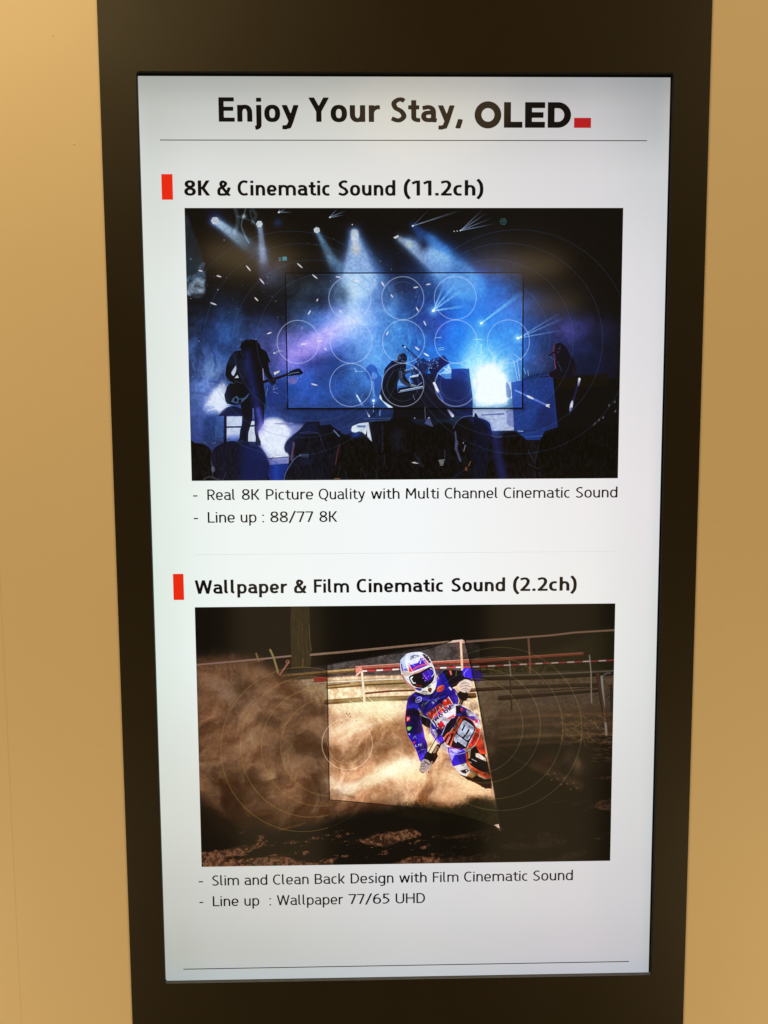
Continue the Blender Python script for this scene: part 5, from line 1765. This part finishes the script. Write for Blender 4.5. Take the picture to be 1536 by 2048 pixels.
    c.line([(880, 700), (910, 770)], 16, (200, 196, 226), .9, 5)
    c.line([(850, 640), (890, 700), (900, 800)], 12, (50, 40, 110), .9, 5)
    # near arm
    arm = [(225, 900), (212, 960), (205, 1060), (215, 1150), (235, 1240), (270, 1310), (310, 1370), (340, 1430), (370, 1510), (400, 1590), (430, 1600), (480, 1530), (500, 1450), (490, 1350), (465, 1290), (445, 1180),
           (420, 1080), (400, 980), (360, 900), (290, 890)]
    c.poly(arm, (42, 22, 160), 1, 3, True)
    c.poly([(225, 915), (300, 900), (380, 930), (405, 1020), (425, 1110), (430, 1190), (400, 1235), (240, 1240), (212, 1130), (205, 1040)], (26, 12, 78), 1, 10)
    c.poly([(228, 915), (330, 905), (390, 950), (400, 1010), (300, 990), (220, 1000)], (14, 8, 26), .9, 14)
    c.line([(212, 930), (207, 1060), (225, 1200)], 8, (190, 60, 70), .6, 5, curve=True)
    c.line([(395, 990), (425, 1150), (450, 1280)], 8, (120, 60, 200), .6, 5, curve=True)
    c.poly([(222, 1010), (268, 1000), (275, 1060), (225, 1075)], (214, 60, 60), 1, 4)
    c.line([(232, 1060), (240, 1025), (250, 1045), (262, 1020)], 7, (244, 220, 220), 1, 3)
    c.poly([(232, 1150), (270, 1140), (292, 1155), (260, 1190), (238, 1185)], (120, 196, 60), 1, 5, True)
    c.poly([(245, 1235), (270, 1232), (262, 1255)], (228, 226, 240), 1, 3)
    c.line([(310, 1300), (330, 1262), (352, 1295)], 6, (224, 222, 244), .9, 3)
    c.line([(320, 1280), (350, 1262)], 5, (224, 222, 244), .8, 3)
    c.poly([(300, 1352), (345, 1325), (330, 1365)], (226, 60, 70), 1, 4)
    c.text("LIFE", 340, 1412, 30, 12, (226, 224, 244), .13, 1.25)
    c.line([(370, 1480), (420, 1445), (480, 1440)], 5, (206, 204, 240), .8, 3)
    c.line([(390, 1510), (470, 1470)], 4, (150, 140, 230), .8, 3)
    c.poly([(385, 1500), (480, 1455), (490, 1480), (430, 1590), (402, 1590)], (70, 50, 214), .8, 10)
    # trousers / leg below the chest
    c.poly([(520, 1160), (600, 1190), (680, 1230), (720, 1330), (700, 1380), (640, 1350), (580, 1280)], (66, 44, 190), 1, 4, True)
    c.poly([(555, 1170), (610, 1180), (640, 1260), (610, 1290)], (200, 196, 220), .9, 5)
    c.line([(540, 1170), (600, 1290), (660, 1350)], 7, (190, 186, 220), .8, 4)
    c.poly([(760, 1410), (850, 1420), (990, 1430), (1020, 1500), (1010, 1610), (940, 1640), (860, 1680), (830, 1650), (800, 1560), (775, 1480)], (52, 30, 176), 1, 4)
    c.poly([(780, 1430), (870, 1430), (960, 1460), (860, 1510), (820, 1600), (790, 1520)], (176, 170, 224), .85, 10)
    c.line([(800, 1460), (880, 1500)], 10, (60, 40, 190), .8, 6)
    c.poly([(845, 1665), (930, 1640), (1010, 1625), (1050, 1690), (1060, 1740), (1020, 1790), (950, 1780), (900, 1740)], (204, 198, 196), 1, 4)
    c.poly([(930, 1720), (1010, 1700), (1050, 1720), (1000, 1760), (960, 1750)], (24, 20, 24), 1, 4)
    c.poly([(1000, 1715), (1028, 1712), (1018, 1740)], (206, 200, 196), 1, 2)
    c.poly([(920, 1770), (1020, 1795), (1130, 1760), (1250, 1830), (1330, 1830), (1350, 1960), (1260, 1960), (1200, 1920), (1100, 1870), (1010, 1830)], (22, 18, 12), 1, 5, rough=jag * .25)
    c.poly([(1020, 1790), (1090, 1740), (1160, 1770), (1090, 1820)], (150, 110, 50), .9, 8)
    # machine: black body, orange plastics
    c.poly([(1000, 1440), (1130, 1400), (1230, 1420), (1290, 1600), (1320, 1760), (1180, 1720), (1060, 1640), (1010, 1560)], (18, 14, 16), 1, 4)
    c.poly([(1030, 1480), (1070, 1450), (1060, 1560), (1035, 1560)], (196, 150, 90), .8, 5)
    c.poly([(1130, 1490), (1180, 1490), (1270, 1560), (1275, 1600), (1140, 1540)], (190, 176, 166), 1, 6)
    c.line([(1085, 1568), (1150, 1600)], 7, (226, 224, 220), .9, 2)
    c.line([(1050, 1600), (1080, 1618)], 6, (206, 204, 200), .9, 2)
    c.poly([(1003, 1490), (1018, 1490), (1035, 1580), (1080, 1660), (1160, 1710), (1320, 1775), (1325, 1815), (1260, 1810), (1150, 1750), (1060, 1680), (1010, 1590)], (240, 78, 38), 1, 3)
    c.line([(1020, 1600), (1080, 1680), (1180, 1730)], 5, (255, 160, 120), .5, 4, curve=True)
    c.poly([(1130, 1170), (1190, 1160), (1210, 1220), (1250, 1380), (1275, 1500), (1200, 1500), (1150, 1420), (1130, 1300)], (240, 76, 44), 1, 4)
    c.line([(1195, 1230), (1225, 1400), (1180, 1470)], 6, (255, 190, 170), .6, 4, curve=True)
    c.poly([(1170, 1400), (1240, 1400), (1265, 1500), (1180, 1490)], (214, 60, 40), .7, 10)
    # fuel tank area and far glove side
    c.poly([(880, 860), (960, 870), (1010, 900), (1100, 960), (1160, 980), (1190, 1060), (1180, 1130), (1100, 1080), (960, 1000), (870, 990)], (58, 40, 150), 1, 4)
    c.poly([(1010, 920), (1100, 950), (1165, 990), (1195, 1140), (1140, 1130), (1090, 1060), (1020, 980)], (206, 200, 214), .9, 6)
    c.poly([(1040, 1000), (1110, 1000), (1150, 1060), (1090, 1060)], (70, 50, 170), .9, 5)
    c.poly([(1120, 1040), (1160, 1040), (1170, 1090), (1130, 1090)], (224, 60, 80), 1, 6)
    c.oval(945, 915, 24, 20, (224, 50, 70), 1, 0, 6)
    c.poly([(870, 870), (930, 860), (940, 960), (880, 970)], blk, 1, 4)
    c.line([(930, 860), (960, 780), (985, 700)], 46, (60, 48, 44), 1, 6)
    c.line([(935, 850), (960, 790)], 22, (190, 176, 160), .8, 6)
    c.poly([(900, 700), (960, 660), (1030, 690), (1020, 780), (980, 800), (920, 770)], (30, 22, 22), 1, 6, True)
    glove = [(920, 590), (940, 545), (990, 515), (1050, 525), (1085, 560), (1085, 610), (1050, 680), (1010, 695), (950, 680), (922, 640)]
    c.poly(glove, (196, 176, 166), 1, 4, True)
    for a in ((940, 580, 1060, 570), (935, 615, 1060, 610), (945, 650, 1045, 650)):
        c.line([a[:2], (500 * 0 + (a[0] + a[2]) / 2, a[1] - 18), a[2:]], 7, (104, 84, 84), .8, 4, curve=True)
    c.line([(990, 525), (1040, 545), (1075, 590)], 12, (236, 224, 214), .7, 6, curve=True)
    # bars and cables
    c.line([(1010, 690), (935, 860), (900, 980)], 16, (20, 16, 18), 1, 4, curve=True)
    c.line([(670, 1210), (610, 1300), (545, 1420), (500, 1500)], 10, (24, 18, 18), 1, 3, curve=True)
    c.line([(640, 1400), (600, 1470), (560, 1530)], 60, (30, 24, 20), 1, 6)
    c.line([(620, 1420), (590, 1480)], 34, (150, 130, 104), .8, 8)
    c.line([(760, 1300), (680, 1370), (630, 1420)], 22, (26, 20, 22), 1, 4, curve=True)
    # number plate with side panels
    c.local(880, 1420, 15.36)
    c.poly([(60, 800), (110, 700), (240, 420), (340, 270), (400, 230), (430, 260), (400, 440), (330, 620), (220, 700), (130, 830)], (18, 20, 14), 1, 8)
    c.line([(410, 235), (300, 240), (250, 300), (60, 760)], 26, (190, 180, 192), .9, 8)
    c.line([(290, 240), (380, 190), (480, 180)], 40, (206, 40, 60), .95, 10)
    c.line([(300, 215), (400, 160), (490, 150)], 12, (250, 180, 180), .8, 6)
    c.poly([(50, 1040), (150, 1010), (220, 1060), (220, 1280), (130, 1200), (60, 1110)], (160, 154, 164), .95, 8)
    c.poly([(230, 700), (420, 640), (470, 700), (330, 1110), (200, 1040), (130, 930)], (46, 10, 12), 1, 8)
    c.poly([(500, 140), (680, 180), (480, 520), (400, 500), (440, 300)], (40, 8, 10), 1, 6)
    c.poly([(100, 870), (240, 690), (460, 640), (450, 710), (280, 720), (140, 900)], (222, 84, 50), 1, 6)
    c.oval(440, 600, 46, 46, (200, 60, 30), 1, 0, 8)
    c.oval(450, 605, 20, 20, (60, 14, 10), 1, 0, 6)
    c.line([(470, 490), (590, 220)], 66, (214, 130, 140), .95, 6, dash=(12, .7, 0))
    c.line([(215, 1000), (320, 770)], 70, (226, 90, 80), .95, 6, dash=(9, .75, 0))
    c.line([(240, 990), (340, 770)], 18, (240, 214, 210), .8, 4, dash=(9, .6, 0))
    c.poly([(660, 200), (760, 175), (900, 240), (1020, 330), (1110, 500), (1130, 560), (1240, 690), (1235, 860), (1150, 1030), (1010, 1110), (850, 1160), (560, 1195), (310, 1125), (310, 1060), (400, 850), (540, 540), (600, 330)],
           (230, 62, 26), 1, 6)
    c.poly([(770, 235), (880, 245), (1000, 335), (1090, 500), (1095, 600), (1010, 780), (830, 1140), (560, 1170), (340, 1090), (430, 840), (560, 560), (660, 360)], (22, 14, 26), 1, 6, True)
    c.line([(700, 215), (560, 480), (450, 740), (330, 1080)], 42, (240, 96, 62), 1, 6, curve=True)
    c.line([(870, 240), (1000, 320), (1095, 480), (1100, 600)], 30, (214, 96, 86), 1, 6, curve=True)
    gray = (184, 190, 212)
    c.poly([(700, 345), (745, 308), (800, 315), (1045, 495), (1066, 555), (1050, 612), (910, 868), (862, 915), (820, 910), (752, 868), (756, 835), (800, 755), (770, 735), (718, 812), (665, 808), (552, 716), (540, 655), (560, 590)], gray, 1, 4)
    c.poly([(885, 568), (926, 592), (838, 752), (792, 728)], (24, 14, 48), 1, 4)
    c.poly([(748, 448), (786, 470), (702, 636), (664, 610)], (24, 14, 48), 1, 4)
    c.line([(796, 752), (735, 860)], 26, (24, 14, 48), 1, 4)
    c.poly([(500, 724), (545, 742), (852, 985), (800, 1122), (760, 1100), (540, 945), (512, 1005), (470, 978), (434, 920), (442, 850)], gray, 1, 4)
    c.line([(520, 770), (780, 1010)], 40, (200, 186, 204), .5, 20)
    c.line([(1085, 640), (848, 1130)], 30, (232, 206, 214), 1, 4)
    c.line([(1075, 660), (860, 1110)], 16, (60, 50, 80), .85, 3, dash=(22, .55, 0))
    c.line([(1060, 870), (1000, 990)], 62, (30, 22, 70), .9, 6, dash=(3, .6, .2))
    c.line([(1110, 640), (1230, 740)], 18, (255, 170, 150), .7, 8)
    c.poly([(1080, 400), (1240, 460), (1250, 560), (1130, 520)], (236, 226, 220), .9, 12, True)
    c.poly([(700, 1195), (930, 1150), (960, 1230), (800, 1260)], (190, 150, 100), .7, 14)
    M()
    # near glove and grip
    c.poly([(440, 1590), (470, 1500), (500, 1470), (560, 1500), (620, 1480), (640, 1530), (600, 1600), (560, 1640), (490, 1640)], (14, 12, 12), 1, 6, rough=None)
    c.poly([(410, 1610), (450, 1570), (500, 1580), (540, 1620), (520, 1690), (460, 1750), (420, 1740), (395, 1700), (405, 1650)], (150, 138, 140), 1, 4, True)
    for a in ((420, 1640, 480, 1620), (412, 1670, 470, 1660), (415, 1700, 460, 1700)):
        c.line([a[:2], a[2:]], 8, (60, 50, 56), .8, 4)
    c.line([(395, 1705), (420, 1745), (450, 1750)], 14, (110, 60, 56), .8, 5, curve=True)
    c.line([(460, 1600), (520, 1640)], 14, (30, 26, 28), .7, 6)
    c.line([(560, 1600), (540, 1680), (515, 1735)], 13, (150, 130, 110), 1, 4, curve=True)
    c.oval(515, 1740, 11, 11, (90, 70, 60), 1, 0, 3)
    # helmet
    hel = [(225, 180), (300, 158), (395, 152), (460, 180), (520, 225), (560, 300), (590, 370), (610, 460), (620, 560), (600, 640), (560, 700), (500, 718), (430, 700), (360, 670), (290, 630), (220, 560), (165, 480), (145, 400),
           (138, 300), (150, 255), (190, 215)]
    c.poly(hel, (196, 204, 224), 1, 3, True)
    c.poly([(215, 175), (300, 158), (420, 150), (400, 136), (220, 172)], (20, 18, 26), .9, 4)
    c.poly([(150, 260), (190, 215), (215, 200), (225, 330), (240, 400), (180, 460), (148, 400), (140, 310)], (150, 166, 200), .8, 12)
    c.poly([(200, 220), (240, 200), (250, 300), (270, 400), (235, 390), (205, 320)], (216, 222, 234), .9, 8)
    c.line([(152, 280), (175, 360), (205, 395)], 14, (84, 60, 190), .8, 5, curve=True)
    c.line([(180, 330), (200, 390), (240, 400)], 8, (40, 34, 120), .8, 4, curve=True)
    # peak band in violet
    c.poly([(240, 300), (330, 320), (420, 240), (440, 235), (500, 330), (400, 375), (300, 412), (262, 400)], (66, 36, 196), 1, 4)
    c.poly([(240, 300), (270, 320), (300, 412), (262, 402)], (206, 60, 70), .9, 5)
    c.line([(245, 320), (290, 408)], 5, (240, 236, 244), .9, 2)
    c.line([(440, 235), (520, 330)], 12, (214, 60, 70), .9, 4)
    c.line([(400, 290), (420, 262), (450, 250)], 12, (226, 226, 244), .9, 4, curve=True)
    c.line([(250, 310), (300, 335), (310, 350)], 9, (226, 226, 244), .8, 4, curve=True)
    c.line([(310, 398), (400, 350), (490, 318)], 20, (226, 90, 110), .95, 4, curve=True)
    c.line([(318, 395), (400, 352), (480, 322)], 9, (90, 40, 170), .8, 2, dash=(11, .55, 0))
    c.oval(330, 232, 62, 30, (38, 44, 76), 1, -22, 3)
    c.oval(330, 232, 54, 22, (190, 200, 222), 1, -22, 3)
    c.line([(290, 250), (312, 222), (322, 245), (345, 225), (370, 215)], 8, (34, 40, 80), 1, 3)
    c.line([(275, 215), (300, 208), (320, 195)], 8, (40, 50, 90), .8, 4)
    c.line([(380, 180), (430, 175), (520, 260)], 10, (228, 232, 244), .9, 5)
    for x, y in ((450, 200), (475, 235), (500, 262), (520, 290), (465, 220), (505, 240)):
        c.oval(x, y, 15, 10, (40, 36, 60), .9, 40, 3)
    c.line([(440, 175), (540, 290), (560, 330)], 5, (216, 96, 100), .8, 3)
    c.line([(160, 440), (300, 430), (430, 390), (545, 340)], 20, (206, 206, 216), 1, 4, curve=True)
    c.line([(170, 458), (300, 450), (440, 405), (550, 350)], 5, (226, 110, 80), .7, 3, curve=True)
    # visor opening
    c.poly([(255, 490), (300, 455), (400, 420), (500, 365), (550, 350), (585, 400), (590, 470), (570, 540), (520, 590), (470, 625), (400, 640), (320, 610), (280, 560)], (18, 12, 20), 1, 3, True)
    c.poly([(430, 440), (490, 400), (540, 375), (575, 410), (575, 470), (540, 520), (480, 545), (450, 500)], (56, 28, 160), .95, 12, True)
    c.line([(440, 440), (470, 480), (500, 520)], 8, (190, 90, 220), .7, 4)
    c.line([(500, 400), (530, 440), (545, 470)], 10, (90, 60, 220), .8, 5)
    for x, y in ((455, 470), (478, 500), (468, 535), (510, 480), (440, 500)):
        c.oval(x, y, 5, 8, (214, 150, 230), .8, 20, 3)
    c.line([(535, 372), (575, 395), (585, 440), (555, 480)], 9, (210, 208, 206), 1, 3, curve=True)
    c.poly([(265, 500), (298, 475), (312, 482), (290, 512), (312, 555), (345, 560), (340, 575), (305, 572), (280, 530)], (206, 206, 186), 1, 3)
    c.line([(350, 590), (420, 605)], 14, (170, 40, 26), .7, 7)
    c.line([(160, 470), (215, 540), (300, 600), (400, 650)], 12, (200, 130, 100), .9, 6, curve=True)
    c.line([(180, 500), (240, 575), (330, 640)], 10, (90, 30, 60), .6, 6, curve=True)
    c.line([(220, 560), (300, 630), (380, 668)], 6, (226, 222, 226), .8, 4, curve=True)
    c.poly([(350, 655), (430, 660), (490, 610), (560, 580), (612, 560), (605, 640), (560, 700), (500, 718), (420, 700)], (206, 206, 196), 1, 4)
    c.poly([(345, 630), (430, 640), (400, 670), (350, 655)], (54, 30, 150), .8, 5)
    c.poly([(480, 640), (540, 585), (600, 570), (580, 660), (520, 690)], (232, 232, 224), .9, 6, True)
    c.poly([(505, 650), (535, 630), (555, 650), (545, 680), (520, 685)], (120, 60, 34), 1, 4, True)
    c.oval(525, 605, 26, 12, (110, 126, 140), .7, -30, 5)
    c.line([(590, 400), (612, 500), (618, 570)], 9, (230, 228, 236), .9, 4, curve=True)
    c.line([(600, 470), (610, 540), (560, 570)], 6, (120, 60, 150), .7, 3, curve=True)
    c.poly([(400, 655), (470, 690), (540, 700), (500, 718), (430, 702)], (176, 176, 170), .7, 6)
    c.line([(640, 480), (650, 500), (632, 520)], 7, (206, 200, 240), .8, 3)
    c.line([(612, 500), (640, 540)], 14, (170, 60, 160), .5, 6)

    # helmet: finer marks
    c.local(795, 1295, 17.07)
    c.poly([(400, 545), (470, 560), (600, 530), (760, 440), (790, 335), (1050, 590), (930, 640), (700, 720), (545, 790), (460, 640)], (52, 22, 176), 1, 6)
    c.poly([(360, 480), (420, 540), (520, 560), (700, 520), (780, 400), (790, 330), (700, 300), (430, 440)], (206, 214, 228), .9, 8)
    c.line([(540, 750), (700, 650), (960, 570)], 62, (214, 74, 104), .95, 10, curve=True)
    c.line([(560, 742), (700, 660), (940, 585)], 22, (90, 20, 90), .8, 6, dash=(13, .5, 0), curve=True)
    c.line([(790, 530), (800, 450), (860, 390)], 36, (226, 226, 246), .95, 8, taper=10, curve=True)
    c.line([(420, 560), (520, 570), (610, 630)], 34, (206, 214, 236), .95, 8, taper=6, curve=True)
    c.poly([(400, 720), (440, 640), (530, 830), (400, 820)], (222, 50, 40), 1, 8)
    c.line([(350, 490), (440, 640), (530, 830)], 18, (240, 236, 244), .95, 5)
    c.poly([(880, 440), (1050, 540), (1030, 600)], (224, 100, 100), 1, 8)
    c.line([(880, 430), (1040, 600)], 12, (244, 236, 240), .9, 4)
    c.line([(540, 840), (760, 760), (1040, 640)], 12, (236, 230, 236), .95, 4, curve=True)
    c.line([(560, 880), (760, 800), (920, 730)], 40, (206, 110, 80), .85, 14, curve=True)
    for P in (((880, 240), (960, 260), (940, 330)), ((950, 330), (1030, 300), (1010, 390)), ((1000, 400), (1080, 380), (1060, 450)), ((1100, 450), (1130, 490))):
        c.line(P, 40, (44, 24, 30), .95, 8)
    c.poly([(110, 440), (200, 330), (280, 290), (270, 420), (240, 480), (270, 700), (220, 760), (150, 560)], (172, 186, 214), .8, 14, True)
    c.line([(150, 570), (160, 700), (200, 790)], 40, (56, 34, 130), .85, 12)
    c.line([(240, 740), (340, 730)], 34, (40, 30, 110), .7, 12)
    c.poly([(130, 790), (260, 800), (540, 870), (480, 930), (280, 985), (180, 900)], (176, 158, 146), .85, 14)
    c.line([(180, 930), (260, 1100), (420, 1290), (600, 1420)], 60, (190, 104, 74), .8, 20, curve=True)
    c.line([(160, 930), (230, 1060)], 12, (60, 20, 20), .7, 6)
    c.line([(470, 1265), (660, 1350), (860, 1385)], 16, (214, 206, 216), .9, 5, curve=True)
    c.line([(640, 1390), (800, 1440)], 50, (40, 18, 110), .8, 12)
    c.poly([(1050, 1400), (1080, 1370), (1160, 1370), (1180, 1420), (1150, 1520), (1060, 1480)], (92, 44, 28), 1, 8, True)
    c.poly([(1010, 1330), (1060, 1290), (1130, 1300), (1060, 1360)], (120, 130, 120), .8, 8, True)
    c.line([(880, 1480), (1030, 1510)], 26, (40, 34, 30), .7, 8)

    # folds, shade and stray light over rider and machine
    c.local(0, 0, 1)
    fig = [(820, 1390), (880, 1345), (945, 1340), (955, 1400), (965, 1470), (985, 1560), (960, 1555), (922, 1530), (905, 1500), (880, 1475), (852, 1500), (846, 1520), (832, 1490), (816, 1440), (818, 1400)]
    sh = c.poly_sd(fig, full)
    fold = warp(fbm(h, w, 26, 91, 4, .6), (X - Y) * .0 + wx * .1, wy * .1)
    fm = np.clip(.5 - sh / 5, 0, 1) * np.clip((Y - 1375) / 20, 0, 1)
    c.im *= (1 - fm * np.clip(1.05 - 1.65 * fold, -.18, .62))[..., None]
    c.line([(822, 1425), (829, 1470), (842, 1505)], 7, (16, 6, 70), .45, 4, curve=True)
    c.line([(880, 1345), (890, 1385), (850, 1405)], 10, (16, 8, 80), .5, 6, curve=True)
    c.line([(830, 1390), (860, 1400), (890, 1392)], 3, (90, 90, 240), .4, 2, curve=True)
    g1 = fbm(h, w, 6, 171, 2, .7)
    c.im *= (1 + (g1 - .5) * .22)[..., None]
    c.bloom(.66, 12, .42, (1.0, .88, .70))
    c.bloom(.74, 4, .25, (1.0, .94, .84))
    c.curve(.28)
    lum = c.im.mean(2, keepdims=True)
    dm = np.clip((c.im[..., 0:1] - c.im[..., 2:3] - .1) * 4, 0, 1) * (c.im[..., 1:2] > .3)
    c.im[:] = c.im * (1 - .22 * dm) + lum * .22 * dm
    c.crisp(2, .8)

    # ---- floating screen outline: full light inside, dimmed outside
    c.local(0, 0, 1)
    top = spline([(654, 1326), (718, 1318.5), (777, 1308.5), (836, 1301), (875, 1291.5), (928, 1271)], 6)
    bot = [(1003, 1662), (980, 1648), (952, 1638), (904, 1626), (855, 1617), (797, 1611), (732, 1605), (659.5, 1599)]
    quad = top + [(956, 1390), (983, 1545)] + bot
    sd = c.poly_sd(quad, full)
    ins = np.clip(.5 - sd / .8, 0, 1)[..., None]
    im = np.clip(c.im, 0, 1)
    inside = np.clip(im * 1.06, 0, 1)
    inside = 1 - (1 - inside) ** 1.08
    side = np.clip((X - 900) / 100, 0, 1)[..., None]
    out = im * (.66 - .30 * side) * np.array([.91, .85, .79])
    out = np.minimum(out, .62)
    c.im[:] = inside * ins + out * (1 - ins)
    c.im *= (1 - .9 * np.exp(-np.clip(sd, 0, 99) / 3.0) * (sd > 0) * (X > 900) * .5)[..., None]
    # behind the screen's right edge the machine goes on, much darker
    dk = np.clip((Y - 1500) / 30, 0, 1) * (sd > 0.5) * (X > 880) * (X < 1190) * .55
    c.im *= (1 - dk)[..., None]
    c.line([(1070, 1530), (1110, 1548), (1160, 1570)], 17, (46, 33, 20), .8, 6)
    for i in range(7):
        for j in range(3):
            c.oval(1100 + 9.5 * i - 3 * j, 1541 + 4.6 * i + 6.5 * j, 2.2, 1.6, (96, 72, 44) if (i + j) % 2 else (20, 14, 8), .8, 28, .7)
    c.blob(1150, 1522, 20, 26, (150, 112, 78), .75, tex=.3 + .7 * curl)
    c.blob(1120, 1518, 30, 18, (60, 40, 26), .6, tex=curl)
    c.blob(1090, 1520, 16, 10, (60, 20, 14), .5)
    c.line([(1060, 1500), (1000, 1490), (960, 1470)], 12, (30, 18, 10), .5, 10)
    c.line([(1000, 1500), (1080, 1540)], 3, (54, 36, 20), .6, 3)
    c.poly([(1160, 1480), (1230, 1485), (1230, 1545), (1170, 1540)], (20, 12, 6), .8, 10, rough=jag)
    r = np.random.default_rng(16)
    for _ in range(30):
        x_, y_ = 1180 + 45 * r.random(), 1480 + 40 * r.random()
        c.line([(x_, y_), (x_ + 8 + 8 * r.random(), y_ + 5 * r.random())], .9, (110, 76, 48), .6, .5)
    for P, wd, cl in (([(932, 1283), (1000, 1278), (1100, 1270), (1150, 1264), (1232, 1259)], 3.4, (122, 92, 76)), ([(946, 1323), (1050, 1314), (1120, 1309), (1165, 1306)], 5, (112, 50, 34)),
                      ([(948, 1319), (1165, 1304)], 1, (150, 100, 80)), ([(948, 1352), (1100, 1347), (1232, 1340)], 3, (92, 80, 66)), ([(1057, 1277), (1060, 1320), (1061, 1345)], 3.4, (110, 68, 54)),
                      ([(1019, 1322), (1022, 1350)], 2.6, (110, 106, 94)), ([(1179, 1310), (1182, 1345), (1183, 1404)], 2.4, (128, 120, 104)), ([(1203, 1352), (1207, 1400), (1213, 1468)], 4.4, (128, 128, 124)),
                      ([(393, 1330), (450, 1325), (515, 1319), (580, 1312)], 3, (136, 106, 100)), ([(622, 1309), (652, 1306)], 3, (136, 112, 100)), ([(541, 1301), (548, 1316), (557, 1346)], 3.6, (132, 116, 76)),
                      ([(577, 1326), (567, 1340), (560, 1350)], 3, (150, 92, 76)), ([(960, 1392), (1100, 1383), (1195, 1376)], 2.4, (84, 66, 54)), ([(1195, 1345), (1204, 1400), (1212, 1440)], 6, (62, 38, 26))):
        c.line(P, wd, cl, .85, .9)
    c.line([(948, 1333), (1080, 1326), (1232, 1319)], 2.6, (134, 40, 44), .95, .5)
    c.line([(948, 1333), (1080, 1326), (1232, 1319)], 2.6, (158, 152, 142), .95, .5, dash=(9, .45, .1))
    for y0, a in ((1430, .35), (1448, .3), (1470, .45), (1484, .3)):
        c.line([(1000, y0 + 6), (1080, y0), (1228, y0 - 4)], 5, (120, 84, 54), a, 4)
    r = np.random.default_rng(66)
    for _ in range(260):
        x_, y_ = 1120 + 105 * r.random(), 1425 + 62 * r.random()
        a = -1.3 + 2.2 * r.random()
        L = 5 + 10 * r.random()
        c.line([(x_, y_), (x_ + L * math.cos(a), y_ - L * math.sin(a) * .8)], .9, [(150, 112, 70), (112, 76, 46), (70, 46, 28)][r.integers(3)], .5, .4)
    c.poly([(944, 1345), (952, 1340), (966, 1350), (958, 1362), (948, 1358)], (36, 22, 96), .9, 4, True)
    c.line(top, 1.3, (4, 3, 4), .95, .5)
    c.line([(654, 1326), (656, 1400), (659.5, 1599)], 1.6, (8, 5, 4), .95, .5)
    c.line([(659.5, 1599.5), (732, 1605.5), (797, 1611.5)], 1.6, (30, 14, 10), .8, .7)
    c.line([(928, 1270), (956, 1390), (983, 1545), (1003, 1664)], 2.4, (4, 3, 5), .95, .6, taper=1.0)
    c.line([(933, 1290), (958, 1392)], .8, (90, 84, 96), .5, .5, dash=(14, .5, 0))
    c.line([(958, 1400), (983, 1540), (1003, 1662)], .7, (112, 92, 60), .5, .4)
    # ---- rings
    gold = (168, 132, 66)
    for cx, cy, rr in ((606, 1499, 164.5), (622, 1494, 140.5), (641, 1494, 118), (660, 1494, 98)):
        al = np.where(c.X < 657, 1, .35)
        d = np.abs(np.hypot(c.X - cx, c.Y - cy) - rr) - .4
        c.put(full, np.clip(.5 - d / .8, 0, 1) * .78 * al * np.clip(1 - (c.X - 690) / 120, 0, 1), gold)
    for cx, cy, rr in ((1001, 1457, 163), (984, 1455, 142), (967, 1451, 114), (951, 1452, 95)):
        d = np.abs(np.hypot(c.X - cx, c.Y - cy) - rr) - .35
        c.put(full, np.clip(.5 - d / .8, 0, 1) * .72 * np.where(c.X < 950, .6, 1), (158, 142, 74))
    c.ring(695, 1488, 50.5, 51, 1.0, (255, 236, 206), .8)
    c.ring(695, 1488, 38.5, 39, .8, (244, 216, 178), .5)
    c.ring(911, 1458, 50, 50, 1.1, (240, 232, 240), .85)
    c.im += (np.random.default_rng(3).random((h, w, 1)) - .5) * .014


paint_rider(c2)
m_rider = image_material("rider_picture_pixels", c2.im)
p = sheet("picture", 54.5, 621.3, -1045.5, -682.2, LY, m_rider, screen)
p["label"] = "lower picture of a motocross rider in blue on a sandy track"
